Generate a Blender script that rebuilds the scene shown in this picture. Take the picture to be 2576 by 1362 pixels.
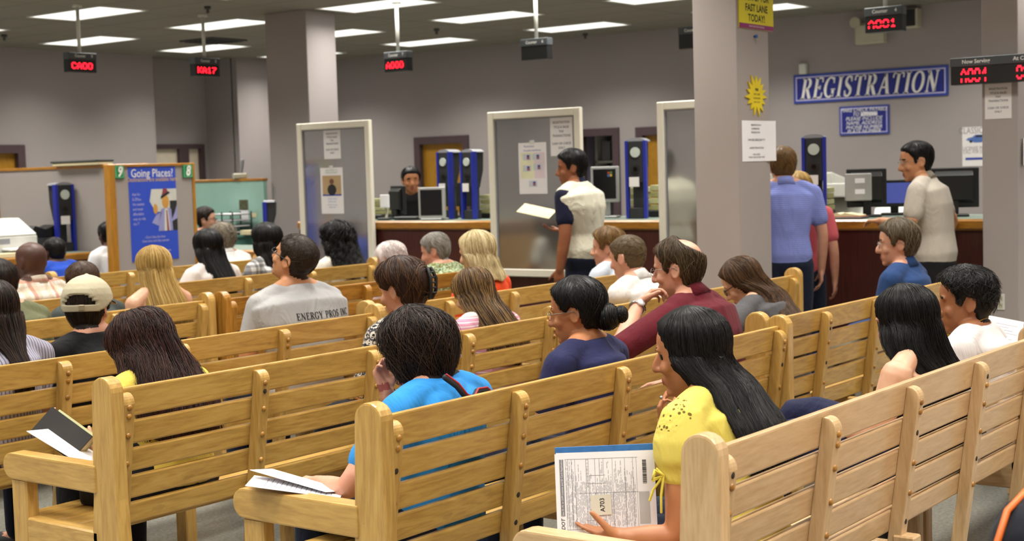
import bpy, bmesh, math, random
import numpy as np
from mathutils import Vector, Matrix
from mathutils.bvhtree import BVHTree
random.seed(7); RNG = np.random.default_rng(7)
SC = bpy.context.scene; COL = SC.collection
for o in list(bpy.data.objects): bpy.data.objects.remove(o)
R = math.radians

# ------------------------------------------------------------------ camera
# World: X runs along the benches, Y is the way the seated people face, Z up. Eye height 1.60 m.
FPX, PCX, PCY, EYE = 3628.0, 1288.0, 681.0, 1.60
_v = np.array([4020 - PCX, 350 - PCY, FPX]); _u = np.array([-3543 - PCX, 571 - PCY, FPX])
_v /= np.linalg.norm(_v); _u = _u - _v * (_u @ _v); _u /= np.linalg.norm(_u)
_w = np.cross(_v, _u); _w = -_w if _w[1] > 0 else _w
CAMR = np.array([_v, _u, _w])                      # image (right, down, forward) -> world
cam = bpy.data.cameras.new('camera'); camo = bpy.data.objects.new('camera', cam); COL.objects.link(camo)
cam.sensor_width = 36.0; cam.lens = 36.0 * FPX / 2576.0; cam.clip_start = 0.05; cam.clip_end = 100
_m = Matrix([[CAMR[i][0], -CAMR[i][1], -CAMR[i][2]] for i in range(3)]).to_4x4()
_m.translation = (0, 0, EYE); camo.matrix_world = _m
cam.dof.use_dof = True; cam.dof.focus_distance = 4.7; cam.dof.aperture_fstop = 5.0
SC.camera = camo

def ray(px, py): return CAMR @ np.array([px - PCX, py - PCY, FPX])
def on_x(px, py, X): d = ray(px, py); return np.array([0, 0, EYE]) + d * (X / d[0])     # point seen at a pixel on the plane x = X
def on_y(px, py, Y): d = ray(px, py); return np.array([0, 0, EYE]) + d * (Y / d[1])
def on_z(px, py, Z): d = ray(px, py); return np.array([0, 0, EYE]) + d * ((Z - EYE) / d[2])
def dist(p): return float((CAMR.T @ (np.asarray(p, float) - np.array([0, 0, EYE])))[2])
def mpp(p): return dist(p) / FPX                   # metres per pixel at a point

# ------------------------------------------------------------------ world and exposure
W = bpy.data.worlds.new('world'); SC.world = W; W.use_nodes = True
W.node_tree.nodes['Background'].inputs[0].default_value = (0.8, 0.85, 1, 1)
W.node_tree.nodes['Background'].inputs[1].default_value = 0.0
SC.view_settings.view_transform = 'Standard'; SC.view_settings.look = 'None'
SC.view_settings.exposure = 0.08; SC.view_settings.gamma = 1.0
try: SC.view_settings.use_curve_mapping = False
except Exception: pass
LAMP = 36.0                                        # watts per fluorescent troffer; the louvre keeps its light within the spread
SPREAD = 120
CEIL = 3.36

# ------------------------------------------------------------------ materials
MATS = {}
def srgb(c):
    if isinstance(c, str): c = [int(c[i:i + 2], 16) for i in (0, 2, 4)]
    return tuple(((x / 255) / 12.92 if x / 255 <= 0.04045 else ((x / 255 + 0.055) / 1.055) ** 2.4) for x in c) + (1,)
class NT:
    def __init__(s, name):
        s.m = bpy.data.materials.new(name); s.m.use_nodes = True; s.t = s.m.node_tree; s.n = s.t.nodes
        s.b = s.n['Principled BSDF']
    def new(s, typ, **kw):
        n = s.n.new(typ)
        for k, v in kw.items():
            if k in ('i',):
                for kk, vv in v.items(): n.inputs[kk].default_value = vv
            else: setattr(n, k, v)
        return n
    def link(s, a, b): s.t.links.new(a, b)
    def coords(s, scale=(1, 1, 1), kind='Object', rot=(0, 0, 0)):
        tc = s.new('ShaderNodeTexCoord'); mp = s.new('ShaderNodeMapping')
        mp.inputs['Scale'].default_value = scale; mp.inputs['Rotation'].default_value = rot
        s.link(tc.outputs[kind], mp.inputs['Vector']); return mp.outputs['Vector']
    def ramp(s, fac, stops, interp='LINEAR'):
        r = s.new('ShaderNodeValToRGB'); r.color_ramp.interpolation = interp
        els = r.color_ramp.elements
        while len(els) < len(stops): els.new(0.5)
        for e, (p, c) in zip(els, stops): e.position = p; e.color = c
        s.link(fac, r.inputs['Fac']); return r.outputs['Color']
    def noise(s, vec, scale=5, detail=3, rough=0.5, dist=0.0):
        n = s.new('ShaderNodeTexNoise'); n.inputs['Scale'].default_value = scale; n.inputs['Detail'].default_value = detail
        n.inputs['Roughness'].default_value = rough; n.inputs['Distortion'].default_value = dist
        s.link(vec, n.inputs['Vector']); return n.outputs['Fac']
    def mix(s, fac, a, b, mode='MIX'):
        m = s.new('ShaderNodeMix', data_type='RGBA', blend_type=mode)
        for sock, v in ((m.inputs[0], fac), (m.inputs[6], a), (m.inputs[7], b)):
            if hasattr(v, 'is_output'): s.link(v, sock)
            else: sock.default_value = v
        return m.outputs[2]
    def math(s, op, a, b=0.5):
        m = s.new('ShaderNodeMath', operation=op)
        for sock, v in ((m.inputs[0], a), (m.inputs[1], b)):
            if hasattr(v, 'is_output'): s.link(v, sock)
            else: sock.default_value = v
        return m.outputs[0]
    def bump(s, h, strength=0.2, distance=0.01):
        b = s.new('ShaderNodeBump'); b.inputs['Strength'].default_value = strength; b.inputs['Distance'].default_value = distance
        s.link(h, b.inputs['Height']); s.link(b.outputs['Normal'], s.b.inputs['Normal'])
    def color(s, c):
        if hasattr(c, 'is_output'): s.link(c, s.b.inputs['Base Color'])
        else: s.b.inputs['Base Color'].default_value = c
    def set(s, **kw):
        for k, v in kw.items(): s.b.inputs[k.replace('_', ' ')].default_value = v

def plain(name, c, rough=0.6, metal=0.0, var=0.08, vscale=6.0, bump=0.0, bscale=40, spec=0.5, sheen=0.0, coat=0.0):
    """one colour with a little procedural unevenness"""
    if name in MATS: return MATS[name]
    n = NT(name); c = srgb(c); v = n.coords(); f = n.noise(v, vscale, 3)
    lo = tuple(x * (1 - var) for x in c[:3]) + (1,); hi = tuple(min(1, x * (1 + var)) for x in c[:3]) + (1,)
    n.color(n.ramp(f, [(0.3, lo), (0.7, hi)]))
    n.set(Roughness=rough, Metallic=metal, Specular_IOR_Level=spec)
    if sheen: n.set(Sheen_Weight=sheen)
    if coat: n.set(Coat_Weight=coat, Coat_Roughness=0.15)
    if bump: n.bump(n.noise(v, bscale, 4), bump, 0.01)
    MATS[name] = n.m; return n.m
def emit(name, c, k):
    if name in MATS: return MATS[name]
    n = NT(name); n.color((0, 0, 0, 1)); n.set(Emission_Color=srgb(c), Emission_Strength=k, Roughness=0.6); MATS[name] = n.m; return n.m
def wood(name, lo, mid, hi, axis='X', rough=0.32, grain=0.55, coat=0.35, seed=0.0):
    if name in MATS: return MATS[name]
    n = NT(name); s = (1.3, 11, 11) if axis == 'X' else ((11, 11, 1.3) if axis == 'Z' else (11, 1.3, 11))
    tc = n.new('ShaderNodeTexCoord'); oi = n.new('ShaderNodeObjectInfo'); ad = n.new('ShaderNodeVectorMath', operation='ADD')
    sc = n.new('ShaderNodeVectorMath', operation='SCALE'); cb = n.new('ShaderNodeCombineXYZ')
    for i in range(3): n.link(oi.outputs['Random'], cb.inputs[i])
    n.link(cb.outputs[0], sc.inputs[0]); sc.inputs[3].default_value = 9.0
    n.link(tc.outputs['Object'], ad.inputs[0]); n.link(sc.outputs[0], ad.inputs[1])
    mp = n.new('ShaderNodeMapping'); mp.inputs['Scale'].default_value = s; mp.inputs['Location'].default_value = (seed, seed * 2, seed * 3)
    n.link(ad.outputs[0], mp.inputs['Vector']); v = mp.outputs[0]
    big = n.noise(v, 0.9, 4, 0.55, 0.6)
    rings = n.math('FRACT', n.math('MULTIPLY', big, 7.0), 0)
    tri = n.math('ABSOLUTE', n.math('SUBTRACT', rings, 0.5), 0)
    fine = n.noise(v, 9, 4, 0.6)
    fac = n.math('ADD', n.math('MULTIPLY', tri, grain), n.math('MULTIPLY', fine, 0.62))
    c = n.ramp(fac, [(0.22, srgb(lo)), (0.48, srgb(mid)), (0.75, srgb(hi))])
    dirt = n.noise(n.coords((2, 5, 5)), 3.0, 5, 0.65)
    n.color(n.mix(n.math('MULTIPLY', n.math('GREATER_THAN', dirt, 0.69), 0.22), c, srgb('6e5434')))
    n.set(Roughness=rough, Coat_Weight=coat, Coat_Roughness=0.18); n.bump(fine, 0.06, 0.003)
    MATS[name] = n.m; return n.m

M_WALL = plain('wall_paint', '968e8d', 0.75, var=0.03, vscale=1.2, bump=0.04, bscale=160)
M_WALLR = plain('wall_paint_pillar', '9a918d', 0.75, var=0.03, vscale=1.5, bump=0.04, bscale=160)
M_WOODN = wood('golden_bench_wood', 'a8803e', 'c39b50', 'cfac66', 'X', grain=.42)
M_WOODNZ = wood('golden_bench_wood_upright', 'a88244', 'bf9852', 'ccaa68', 'Z', grain=.42)
M_WOODNY = wood('golden_bench_wood_side', 'a88244', 'bf9852', 'ccaa68', 'Y', grain=.42)
M_PALE = wood('pale_maple_bench_wood', 'b8966c', 'cbab82', 'd6ba94', 'X', grain=0.3)
M_PALEZ = wood('pale_maple_bench_wood_upright', 'b89668', 'cbab80', 'd6ba92', 'Z', grain=0.35)
M_PALEY = wood('pale_maple_bench_wood_side', 'b89668', 'cbab80', 'd6ba92', 'Y', grain=0.35)
M_AMB = wood('amber_bench_wood', '84561a', 'a57228', 'ba8a3c', 'X')
M_AMBZ = wood('amber_bench_wood_upright', '84561a', 'a57228', 'ba8a3c', 'Z')
M_AMBY = wood('amber_bench_wood_side', '84561a', 'a57228', 'ba8a3c', 'Y')
M_HOLE = plain('dark_hole', '2a2018', 0.8)
M_OAK = wood('oak_edge_wood', '8a5a1c', 'a8721f', 'b9852e', 'X', grain=0.3)
M_OAKY = wood('oak_edge_wood_side', '8a5a1c', 'a8721f', 'b9852e', 'Y', grain=0.3)
M_OAKZ = wood('oak_edge_wood_upright', '9a681f', 'b17c26', 'be8c34', 'Z', grain=0.25)
M_DOOR = wood('orange_door_wood', '8f6414', 'a87817', 'b58623', 'Z', grain=0.25, coat=0.1, rough=0.45)
M_FRAMED = plain('dark_brown_door_frame', '46363a', 0.5)
M_WHITE = plain('white_painted_frame', 'd9d3c2', 0.5, var=0.02)
M_PAPER = plain('white_paper', 'dad6d4', 0.75, var=0.02)
M_PAPERW = plain('bright_white_paper', 'e9e7ea', 0.75, var=0.02)
M_CREAM = plain('cream_paper', 'd9cda6', 0.75, var=0.04)
M_INK = plain('black_ink', '1b1b1f', 0.8)
M_GREYINK = plain('grey_ink', '73737a', 0.8)
M_BLACK = plain('black_plastic', '161616', 0.45)
M_BLACKM = plain('matte_black_plastic', '1e1e20', 0.7)
M_DGREY = plain('dark_grey_plastic', '3b3d3c', 0.5)
M_GREY = plain('grey_plastic', '86868a', 0.5)
M_SILVER = plain('silver_plastic', 'aaaaa8', 0.4, metal=0.2)
M_BEIGE = plain('beige_plastic', 'b5b09a', 0.55)
M_OFFW = plain('offwhite_plastic', 'c9c9c0', 0.5)
M_BLUE = plain('royal_blue_plastic', '16258c', 0.4)
M_NAVY = plain('navy_sign_paint', '17217a', 0.45)
M_NAVYB = plain('blue_sign_border', '2b3f96', 0.4)
M_SIGNW = plain('white_sign_lettering', 'e6e3de', 0.5)
M_LILAC = plain('pale_lilac_line', 'b9b4d8', 0.5)
M_LAM = None
n = NT('red_brown_counter_laminate'); v = n.coords((30, 30, 1)); f = n.noise(v, 6, 3)
n.color(n.ramp(f, [(0.3, srgb('35120c')), (0.7, srgb('4e1d14'))])); n.set(Roughness=0.45); M_LAM = n.m
M_CTOP = plain('grey_green_counter_laminate', '7d8c80', 0.35, var=0.1, vscale=30)
n = NT('ceiling_tile'); v = n.coords((1, 1, 1)); br = n.new('ShaderNodeTexBrick'); n.link(v, br.inputs['Vector'])
br.offset = 0.0; br.inputs['Scale'].default_value = 1.0; br.inputs['Brick Width'].default_value = 0.61; br.inputs['Row Height'].default_value = 1.22
br.inputs['Mortar Size'].default_value = 0.012; br.inputs['Color1'].default_value = srgb('7d786d'); br.inputs['Color2'].default_value = srgb('7a756b'); br.inputs['Mortar'].default_value = srgb('625e55')
n.color(br.outputs['Color']); n.set(Roughness=0.9); n.bump(n.noise(v, 90, 4), 0.15, 0.01); M_CEIL = n.m
n = NT('speckled_floor_tile'); v = n.coords(); a = n.noise(v, 60, 5, 0.7); b = n.noise(v, 3, 3)
c = n.ramp(a, [(0.3, srgb('4a4a44')), (0.5, srgb('77776f')), (0.72, srgb('9a998f'))]); n.color(n.mix(n.math('MULTIPLY', b, 0.25), c, srgb('6f6a60')))
n.set(Roughness=0.4); M_FLOOR = n.m
n = NT('frosted_glass'); n.color(srgb('b5b6ba')); n.set(Transmission_Weight=0.93, Roughness=0.42, IOR=1.45)
gl = n.new('ShaderNodeBsdfGlossy'); gl.inputs['Roughness'].default_value = .11; gl.inputs['Color'].default_value = (.9, .92, .9, 1)
mx = n.new('ShaderNodeMixShader'); mx.inputs[0].default_value = .42; n.link(n.b.outputs[0], mx.inputs[1]); n.link(gl.outputs[0], mx.inputs[2]); n.link(mx.outputs[0], n.n['Material Output'].inputs[0]); M_GLASS = n.m
M_LENS = emit('fluorescent_lens', 'fffdf4', 1.6)
M_LED = emit('red_led_light', 'ff1020', 9.0)
M_DOORGLASS = plain('cream_door_panel', 'cfc3ae', 0.6)  # plain cream colour for the recessed door panel and its sidelight

# ------------------------------------------------------------------ mesh helpers
class MB:
    """collects shapes and links them as ONE mesh object"""
    def __init__(s): s.v = []; s.f = []; s.mi = []; s.k = 0
    def mat(s, i): s.k = i; return s
    def add(s, verts, faces):
        o = len(s.v); s.v += [tuple(map(float, p)) for p in verts]; s.f += [tuple(o + i for i in f) for f in faces]; s.mi += [s.k] * len(faces); return s
    def box(s, x0, x1, y0, y1, z0, z1, c=0.0):
        x0, x1 = sorted((x0, x1)); y0, y1 = sorted((y0, y1)); z0, z1 = sorted((z0, z1))
        c = min(c, (x1 - x0) / 2.2, (y1 - y0) / 2.2, (z1 - z0) / 2.2)
        if c <= 0:
            return s.add([(x, y, z) for z in (z0, z1) for y in (y0, y1) for x in (x0, x1)],
                         [(0, 2, 3, 1), (4, 5, 7, 6), (0, 1, 5, 4), (2, 6, 7, 3), (0, 4, 6, 2), (1, 3, 7, 5)])
        lo, hi = (x0, y0, z0), (x1, y1, z1); V = []; ix = {}
        for sx in (0, 1):
            for sy in (0, 1):
                for sz in (0, 1):
                    sg = (sx, sy, sz)
                    for a in range(3):
                        p = [(hi if sg[i] else lo)[i] + (0 if i == a else (-c if sg[i] else c)) for i in range(3)]
                        ix[(sg, a)] = len(V); V.append(p)
        ctr = np.array([(x0 + x1) / 2, (y0 + y1) / 2, (z0 + z1) / 2]); F = []
        def face(ids):
            P = np.array([V[i] for i in ids]); nn = np.cross(P[1] - P[0], P[2] - P[0])
            F.append(tuple(ids) if nn @ (P.mean(0) - ctr) > 0 else tuple(reversed(ids)))
        for a in range(3):
            b, d = [i for i in range(3) if i != a]
            for sa in (0, 1):
                ids = []
                for sb, sd in ((0, 0), (1, 0), (1, 1), (0, 1)):
                    sg = [0, 0, 0]; sg[a] = sa; sg[b] = sb; sg[d] = sd; ids.append(ix[(tuple(sg), a)])
                face(ids)
            for sb in (0, 1):
                for sd in (0, 1):
                    g0 = [0, 0, 0]; g0[b] = sb; g0[d] = sd; g1 = list(g0); g1[a] = 1; g0, g1 = tuple(g0), tuple(g1)
                    face([ix[(g0, b)], ix[(g1, b)], ix[(g1, d)], ix[(g0, d)]])
        for sx in (0, 1):
            for sy in (0, 1):
                for sz in (0, 1): face([ix[((sx, sy, sz), a)] for a in range(3)])
        return s.add(V, F)
    def prism(s, poly, x0, x1, plane='YZ'):
        """a 2-D outline (counter-clockwise) pushed from x0 to x1 along the third axis"""
        def P(a, b, t): return {'YZ': (t, a, b), 'XZ': (a, t, b), 'XY': (a, b, t)}[plane]
        n = len(poly); V = [P(a, b, x0) for a, b in poly] + [P(a, b, x1) for a, b in poly]
        F = [tuple(range(n))[::-1], tuple(range(n, 2 * n))] + [(i, (i + 1) % n, n + (i + 1) % n, n + i) for i in range(n)]
        if plane == 'XZ': F = [tuple(reversed(f)) for f in F]
        return s.add(V, F)
    def tube(s, pts, rad, seg=10, cap=True):
        V, F = tube_vf(pts, rad, seg, cap); return s.add(V, F)
    def ball(s, c, r, seg=12, rot=None):
        V, F = ball_vf(c, r, seg, rot); return s.add(V, F)
    def disc(s, c, r, axis='X', seg=20, thick=0.002):
        a = np.array(c, float); e = {'X': (1, 0, 0), 'Y': (0, 1, 0), 'Z': (0, 0, 1)}[axis]; e = np.array(e) * thick / 2
        return s.cyl(a - e, a + e, r, seg)
    def cyl(s, p0, p1, r, seg=16, r1=None):
        p0, p1 = np.array(p0, float), np.array(p1, float); r1 = r if r1 is None else r1
        d = p1 - p0; d = d / np.linalg.norm(d); a = np.cross(d, (0, 0, 1) if abs(d[2]) < 0.9 else (1, 0, 0)); a /= np.linalg.norm(a); b = np.cross(d, a)
        V = []; 
        for p, rr in ((p0, r), (p1, r1)):
            for i in range(seg): t = 2 * math.pi * i / seg; V.append(p + rr * (a * math.cos(t) + b * math.sin(t)))
        F = [tuple(range(seg))[::-1], tuple(range(seg, 2 * seg))] + [(i, (i + 1) % seg, seg + (i + 1) % seg, seg + i) for i in range(seg)]
        return s.add(V, F)
    def xform(s, M):
        s.v = [tuple(M @ Vector(p)) for p in s.v]; return s
    def mesh(s, name, smooth=False):
        me = bpy.data.meshes.new(name); me.from_pydata(s.v, [], s.f); me.update()
        if len(set(s.mi)) > 1: me.polygons.foreach_set('material_index', s.mi)
        if smooth: me.polygons.foreach_set('use_smooth', [True] * len(me.polygons))
        return me
    def build(s, name, mats, parent=None, smooth=False, bevel=0.0, label=None):
        me = s.mesh(name, smooth)
        if bevel:
            bm = bmesh.new(); bm.from_mesh(me); bmesh.ops.recalc_face_normals(bm, faces=bm.faces)
            es = [e for e in bm.edges if len(e.link_faces) == 2 and e.calc_face_angle(0) > 0.6]
            bmesh.ops.bevel(bm, geom=es, offset=bevel, segments=2, affect='EDGES', profile=0.6, clamp_overlap=True)
            bm.to_mesh(me); bm.free()
        for m in (mats if isinstance(mats, (list, tuple)) else [mats]): me.materials.append(m)
        return link(name, me, parent, label)
def link(name, me, parent=None, label=None):
    o = bpy.data.objects.new(name, me); COL.objects.link(o)
    if parent is not None: o.parent = parent
    if label: o['label'] = label
    return o
def frames(pts):
    P = np.array(pts, float); n = len(P); T = np.zeros_like(P)
    T[0] = P[1] - P[0]; T[-1] = P[-1] - P[-2]
    for i in range(1, n - 1): T[i] = P[i + 1] - P[i - 1]
    T /= np.maximum(1e-9, np.linalg.norm(T, axis=1))[:, None]
    a = np.cross(T[0], (0, 0, 1)) if abs(T[0][2]) < 0.9 else np.cross(T[0], (0, 1, 0))
    a /= np.linalg.norm(a); A = [a]
    for i in range(1, n):
        a = A[-1] - T[i] * (A[-1] @ T[i]); a /= np.linalg.norm(a); A.append(a)
    A = np.array(A); return P, T, A, np.cross(T, A)
def tube_vf(pts, rad, seg=10, cap=True):
    P, T, A, B = frames(pts); rad = np.array([rad] * len(P) if np.isscalar(rad) else rad, float)
    if cap:
        P = np.vstack([P[0] - T[0] * rad[0] * 0.85, P[0] - T[0] * rad[0] * 0.5, P, P[-1] + T[-1] * rad[-1] * 0.5, P[-1] + T[-1] * rad[-1] * 0.85])
        A = np.vstack([A[0], A[0], A, A[-1], A[-1]]); B = np.vstack([B[0], B[0], B, B[-1], B[-1]])
        rad = np.concatenate([[rad[0] * 0.5, rad[0] * 0.86], rad, [rad[-1] * 0.86, rad[-1] * 0.5]])
    n = len(P); t = np.arange(seg) * 2 * math.pi / seg
    V = P[:, None, :] + rad[:, None, None] * (A[:, None, :] * np.cos(t)[None, :, None] + B[:, None, :] * np.sin(t)[None, :, None])
    V = V.reshape(-1, 3)
    F = [(i * seg + j, i * seg + (j + 1) % seg, (i + 1) * seg + (j + 1) % seg, (i + 1) * seg + j) for i in range(n - 1) for j in range(seg)]
    F += [tuple(range(seg))[::-1], tuple(range((n - 1) * seg, n * seg))]
    return V, F
def ball_vf(c, r, seg=12, rot=None):
    r = np.array([r] * 3 if np.isscalar(r) else r, float); k = seg // 2; V = [np.array([0, 0, -1.0])]
    for i in range(1, k):
        ph = -math.pi / 2 + math.pi * i / k
        for j in range(seg): t = 2 * math.pi * j / seg; V.append(np.array([math.cos(ph) * math.cos(t), math.cos(ph) * math.sin(t), math.sin(ph)]))
    V.append(np.array([0, 0, 1.0])); V = np.array(V) * r
    if rot is not None: V = V @ np.array(rot.to_3x3()).T
    V = V + np.array(c, float); F = [(0, 1 + (j + 1) % seg, 1 + j) for j in range(seg)]
    for i in range(k - 2):
        for j in range(seg): a = 1 + i * seg; F.append((a + j, a + (j + 1) % seg, a + seg + (j + 1) % seg, a + seg + j))
    a = 1 + (k - 2) * seg; F += [(a + j, a + (j + 1) % seg, len(V) - 1) for j in range(seg)]
    return V, F
def thing(name, label, cat, loc=(0, 0, 0), group=None, rz=0.0, mat=None):
    o = bpy.data.objects.new(name, None); COL.objects.link(o); o.empty_display_size = 0.1
    if mat is not None: o.matrix_world = mat
    else: o.location = loc; o.rotation_euler = (0, 0, rz)
    return tag(o, label, cat, group)
def tag(o, label, cat, group=None):
    o['label'] = label; o['category'] = cat
    if group: o['group'] = group
    return o
def struct(o): o['kind'] = 'structure'; return o
def copy_tree(o, parent=None):
    c = o.copy(); COL.objects.link(c)
    if parent is not None: c.parent = parent
    for ch in [x for x in KIDS(o)]: copy_tree(ch, c)
    return c
def KIDS(o): return list(o.children)
def facing_x(loc):     # local x to the viewer's right, y up, z out towards -X
    m = Matrix(((0, 0, -1, loc[0]), (-1, 0, 0, loc[1]), (0, 1, 0, loc[2]), (0, 0, 0, 1))); return m
def facing_y(loc):     # z out towards -Y
    m = Matrix(((1, 0, 0, loc[0]), (0, 0, -1, loc[1]), (0, 1, 0, loc[2]), (0, 0, 0, 1))); return m
def text_mesh(s, size, extrude=0.0, shear=0.0, align='CENTER', sx=1.0, bold=0.0, space=1.0):
    cu = bpy.data.curves.new('t', 'FONT'); cu.body = s; cu.size = size; cu.extrude = extrude; cu.shear = shear
    cu.align_x = align; cu.align_y = 'CENTER'; cu.offset = bold; cu.resolution_u = 3; cu.space_character = space
    o = bpy.data.objects.new('t', cu); COL.objects.link(o)
    dg = bpy.context.evaluated_depsgraph_get(); me = bpy.data.meshes.new_from_object(o.evaluated_get(dg))
    bpy.data.objects.remove(o); bpy.data.curves.remove(cu)
    if sx != 1.0:
        for vv in me.vertices: vv.co.x *= sx
    return me
def text(s, size, parent, x, y, z, mat, name='lettering', **kw):
    me = text_mesh(s, size, **kw); me.materials.clear(); me.materials.append(mat)
    o = link(name, me, parent); o.location = (x, y, z); return o
def lines_of_text(rows, parent, mat, name='lettering'):
    """several rows of writing joined as one part: (text, size, x, y, options)"""
    V, F = [], []
    for s, size, x, y, kw in rows:
        me = text_mesh(s, size, **kw); o = len(V)
        V += [(p.co.x + x, p.co.y + y, p.co.z) for p in me.vertices]; F += [tuple(o + i for i in f.vertices) for f in me.polygons]
        bpy.data.meshes.remove(me)
    mb = MB(); mb.add(V, F); return mb.build(name, mat, parent)

# ------------------------------------------------------------------ the room
XW, YW, X0, Y0 = 16.2, 16.3, -2.6, -2.6
def slab(name, x0, x1, y0, y1, z0, z1, m): return struct(MB().box(x0, x1, y0, y1, z0, z1).build(name, m))
slab('floor', X0 - .1, XW + .1, Y0 - .1, YW + 1.0, -0.1, 0, M_FLOOR)
slab('ceiling', X0 - .1, XW + .1, Y0 - .1, YW + 1.0, CEIL, CEIL + 0.1, M_CEIL)
def wall_y(name, x0, x1, y, holes, m=M_WALL, t=0.12):
    """a wall facing -Y with rectangular openings (x0,x1,z1)"""
    mb = MB(); x = x0
    for a, b, z in sorted(holes):
        mb.box(x, a, y, y + t, 0, CEIL); mb.box(a, b, y, y + t, z, CEIL); x = b
    mb.box(x, x1, y, y + t, 0, CEIL); return struct(mb.build(name, m))
def wall_x(name, y0, y1, x, holes, m=M_WALL, t=0.12):
    mb = MB(); y = y0
    for a, b, z0, z in sorted(holes):
        mb.box(x, x + t, y, a, 0, CEIL); mb.box(x, x + t, a, b, z, CEIL)
        if z0 > 0: mb.box(x, x + t, a, b, 0, z0)
        y = b
    mb.box(x, x + t, y, y1, 0, CEIL); return struct(mb.build(name, m))
XR, XS, YB, YS = 13.36, 14.58, 16.62, 15.92        # the recess in the far wall
dl = on_y(60, 365, YW)
wall_y('wall_front', X0, XR, YW, [(10.15, dl[0], 2.12)])
wall_y('wall_recess', XR - .05, XS + .1, YB, [(13.46, 14.5, 2.13)])
struct(MB().box(XS, XS + .12, YS + .1, YB, 0, CEIL).build('wall_recess_side', M_WALL))
struct(MB().box(XR - .08, XR, YW + .1, YB, 0, CEIL).build('wall_recess_edge', M_WALL))
wall_y('wall_front_end', XS, XW + .1, YS, [])
D3 = (on_x(1180, 340, XW)[1], on_x(1043, 345, XW)[1]); D4 = (8.55, on_x(1600, 320, XW)[1]); OP = (on_x(1558, 322, XW)[1], on_x(1465, 325, XW)[1] + 0.12)
wall_x('wall_right', Y0, YS + .1, XW, [(D3[0], D3[1], 0, 2.13), (D4[0], D4[1], 0, 2.12), (OP[0], OP[1], 0.85, 2.13)])
struct(MB().box(X0, XW, Y0 - .1, Y0, 0, CEIL).build('wall_back', M_WALL))
struct(MB().box(X0 - .1, X0, Y0, YW, 0, CEIL).build('wall_left', M_WALL))
def door_x(name, y0, y1, z1, leaf=0.14):
    """dark frame round an opening in the right wall with an orange wooden leaf set back in it"""
    f = MB(); w = 0.11; f.box(XW - .03, XW + .12, y0, y0 + w, 0, z1).box(XW - .03, XW + .12, y1 - w, y1, 0, z1).box(XW - .03, XW + .12, y0 + w, y1 - w, z1 - w, z1)
    d = struct(f.build(name, M_FRAMED, bevel=0.004))
    MB().box(XW + .05, XW + .1, y0 + w, y1 - w, 0, z1 - w).build('door_leaf', M_DOOR, d)
    k = MB(); k.cyl((XW + .05, y0 + .18, 1.0), (XW - .01, y0 + .18, 1.0), .012).cyl((XW - .01, y0 + .18, 1.0), (XW - .01, y0 + .29, 1.0), .011); k.build('door_handle', M_SILVER, d)
    return d
door_x('door_1', D3[0], D3[1], 2.13); door_x('door_2', D4[0], D4[1], 2.12)
f = MB(); w = 0.11; a, b = 10.15, dl[0]
f.box(a, a + w, YW - .03, YW + .12, 0, 2.12).box(b - w, b, YW - .03, YW + .12, 0, 2.12).box(a + w, b - w, YW - .03, YW + .12, 2.01, 2.12)
d = struct(f.build('door_3', M_FRAMED, bevel=0.004)); MB().box(a + w, b - w, YW + .05, YW + .1, 0, 2.01).build('door_leaf', M_DOOR, d)
f = MB()                                           # the door with a sidelight in the recess
for a, b in ((13.46, 13.53), (14.02, 14.12), (14.12, 14.2), (14.43, 14.5)): f.box(a, b, YB - .03, YB + .1, 0, 2.13)
f.box(13.53, 14.02, YB - .03, YB + .1, 2.06, 2.13).box(14.2, 14.43, YB - .03, YB + .1, 2.06, 2.13)
d = struct(f.build('door_4', M_FRAMED)); MB().box(13.53, 14.02, YB + .03, YB + .07, 0, 2.06).build('door_panel', M_DOORGLASS, d)
MB().box(14.2, 14.43, YB + .04, YB + .06, 0, 2.06).build('sidelight', M_DOORGLASS, d)
# the mail hatch: an opening with shelves in a little room behind it
f = MB(); a, b = OP; f.box(XW - .03, XW + .12, a, a + .1, .85, 2.13).box(XW - .03, XW + .12, b - .1, b, .85, 2.13).box(XW - .03, XW + .12, a + .1, b - .1, 2.03, 2.13).box(XW - .05, XW + .12, a, b, .82, .88)
hatch = struct(f.build('window_1', M_FRAMED))
f = MB(); f.box(XW + .75, XW + .8, a - .1, b + .1, .3, 2.3).box(XW + .12, XW + .8, b, b + .05, .3, 2.3).box(XW + .12, XW + .8, a - .05, a, .3, 2.3).box(XW + .12, XW + .8, a, b, 2.25, 2.3).box(XW + .12, XW + .8, a, b, .3, .35)
f.build('hatch_lining', plain('hatch_lining_paint', '8b8494', 0.7), hatch)
# pillars
C1x, C1y = 11.0, 10.914
struct(MB().box(C1x, C1x + .44, C1y, C1y + .62, 0, CEIL, .004).build('pillar', M_WALL))
C2x, C2y = 8.2, on_x(1857, 300, 8.2)[1]
struct(MB().box(C2x, C2x + .434, C2y, C2y + .316, 0, CEIL, .004).build('pillar', M_WALLR))
C3x, C3y = 9.25, on_x(2562, 400, 9.25)[1]
struct(MB().box(C3x, C3x + .64, C3y, on_x(2471, 400, C3x)[1], 0, CEIL, .004).build('pillar', M_WALLR))
for nm, bx in (('baseboard_right', (XW - .015, XW, Y0, D4[0], 0, .1)), ('baseboard_front', (X0, 10.15, YW - .015, YW, 0, .1))):
    struct(MB().box(*bx).build(nm, M_FRAMED))

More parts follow.
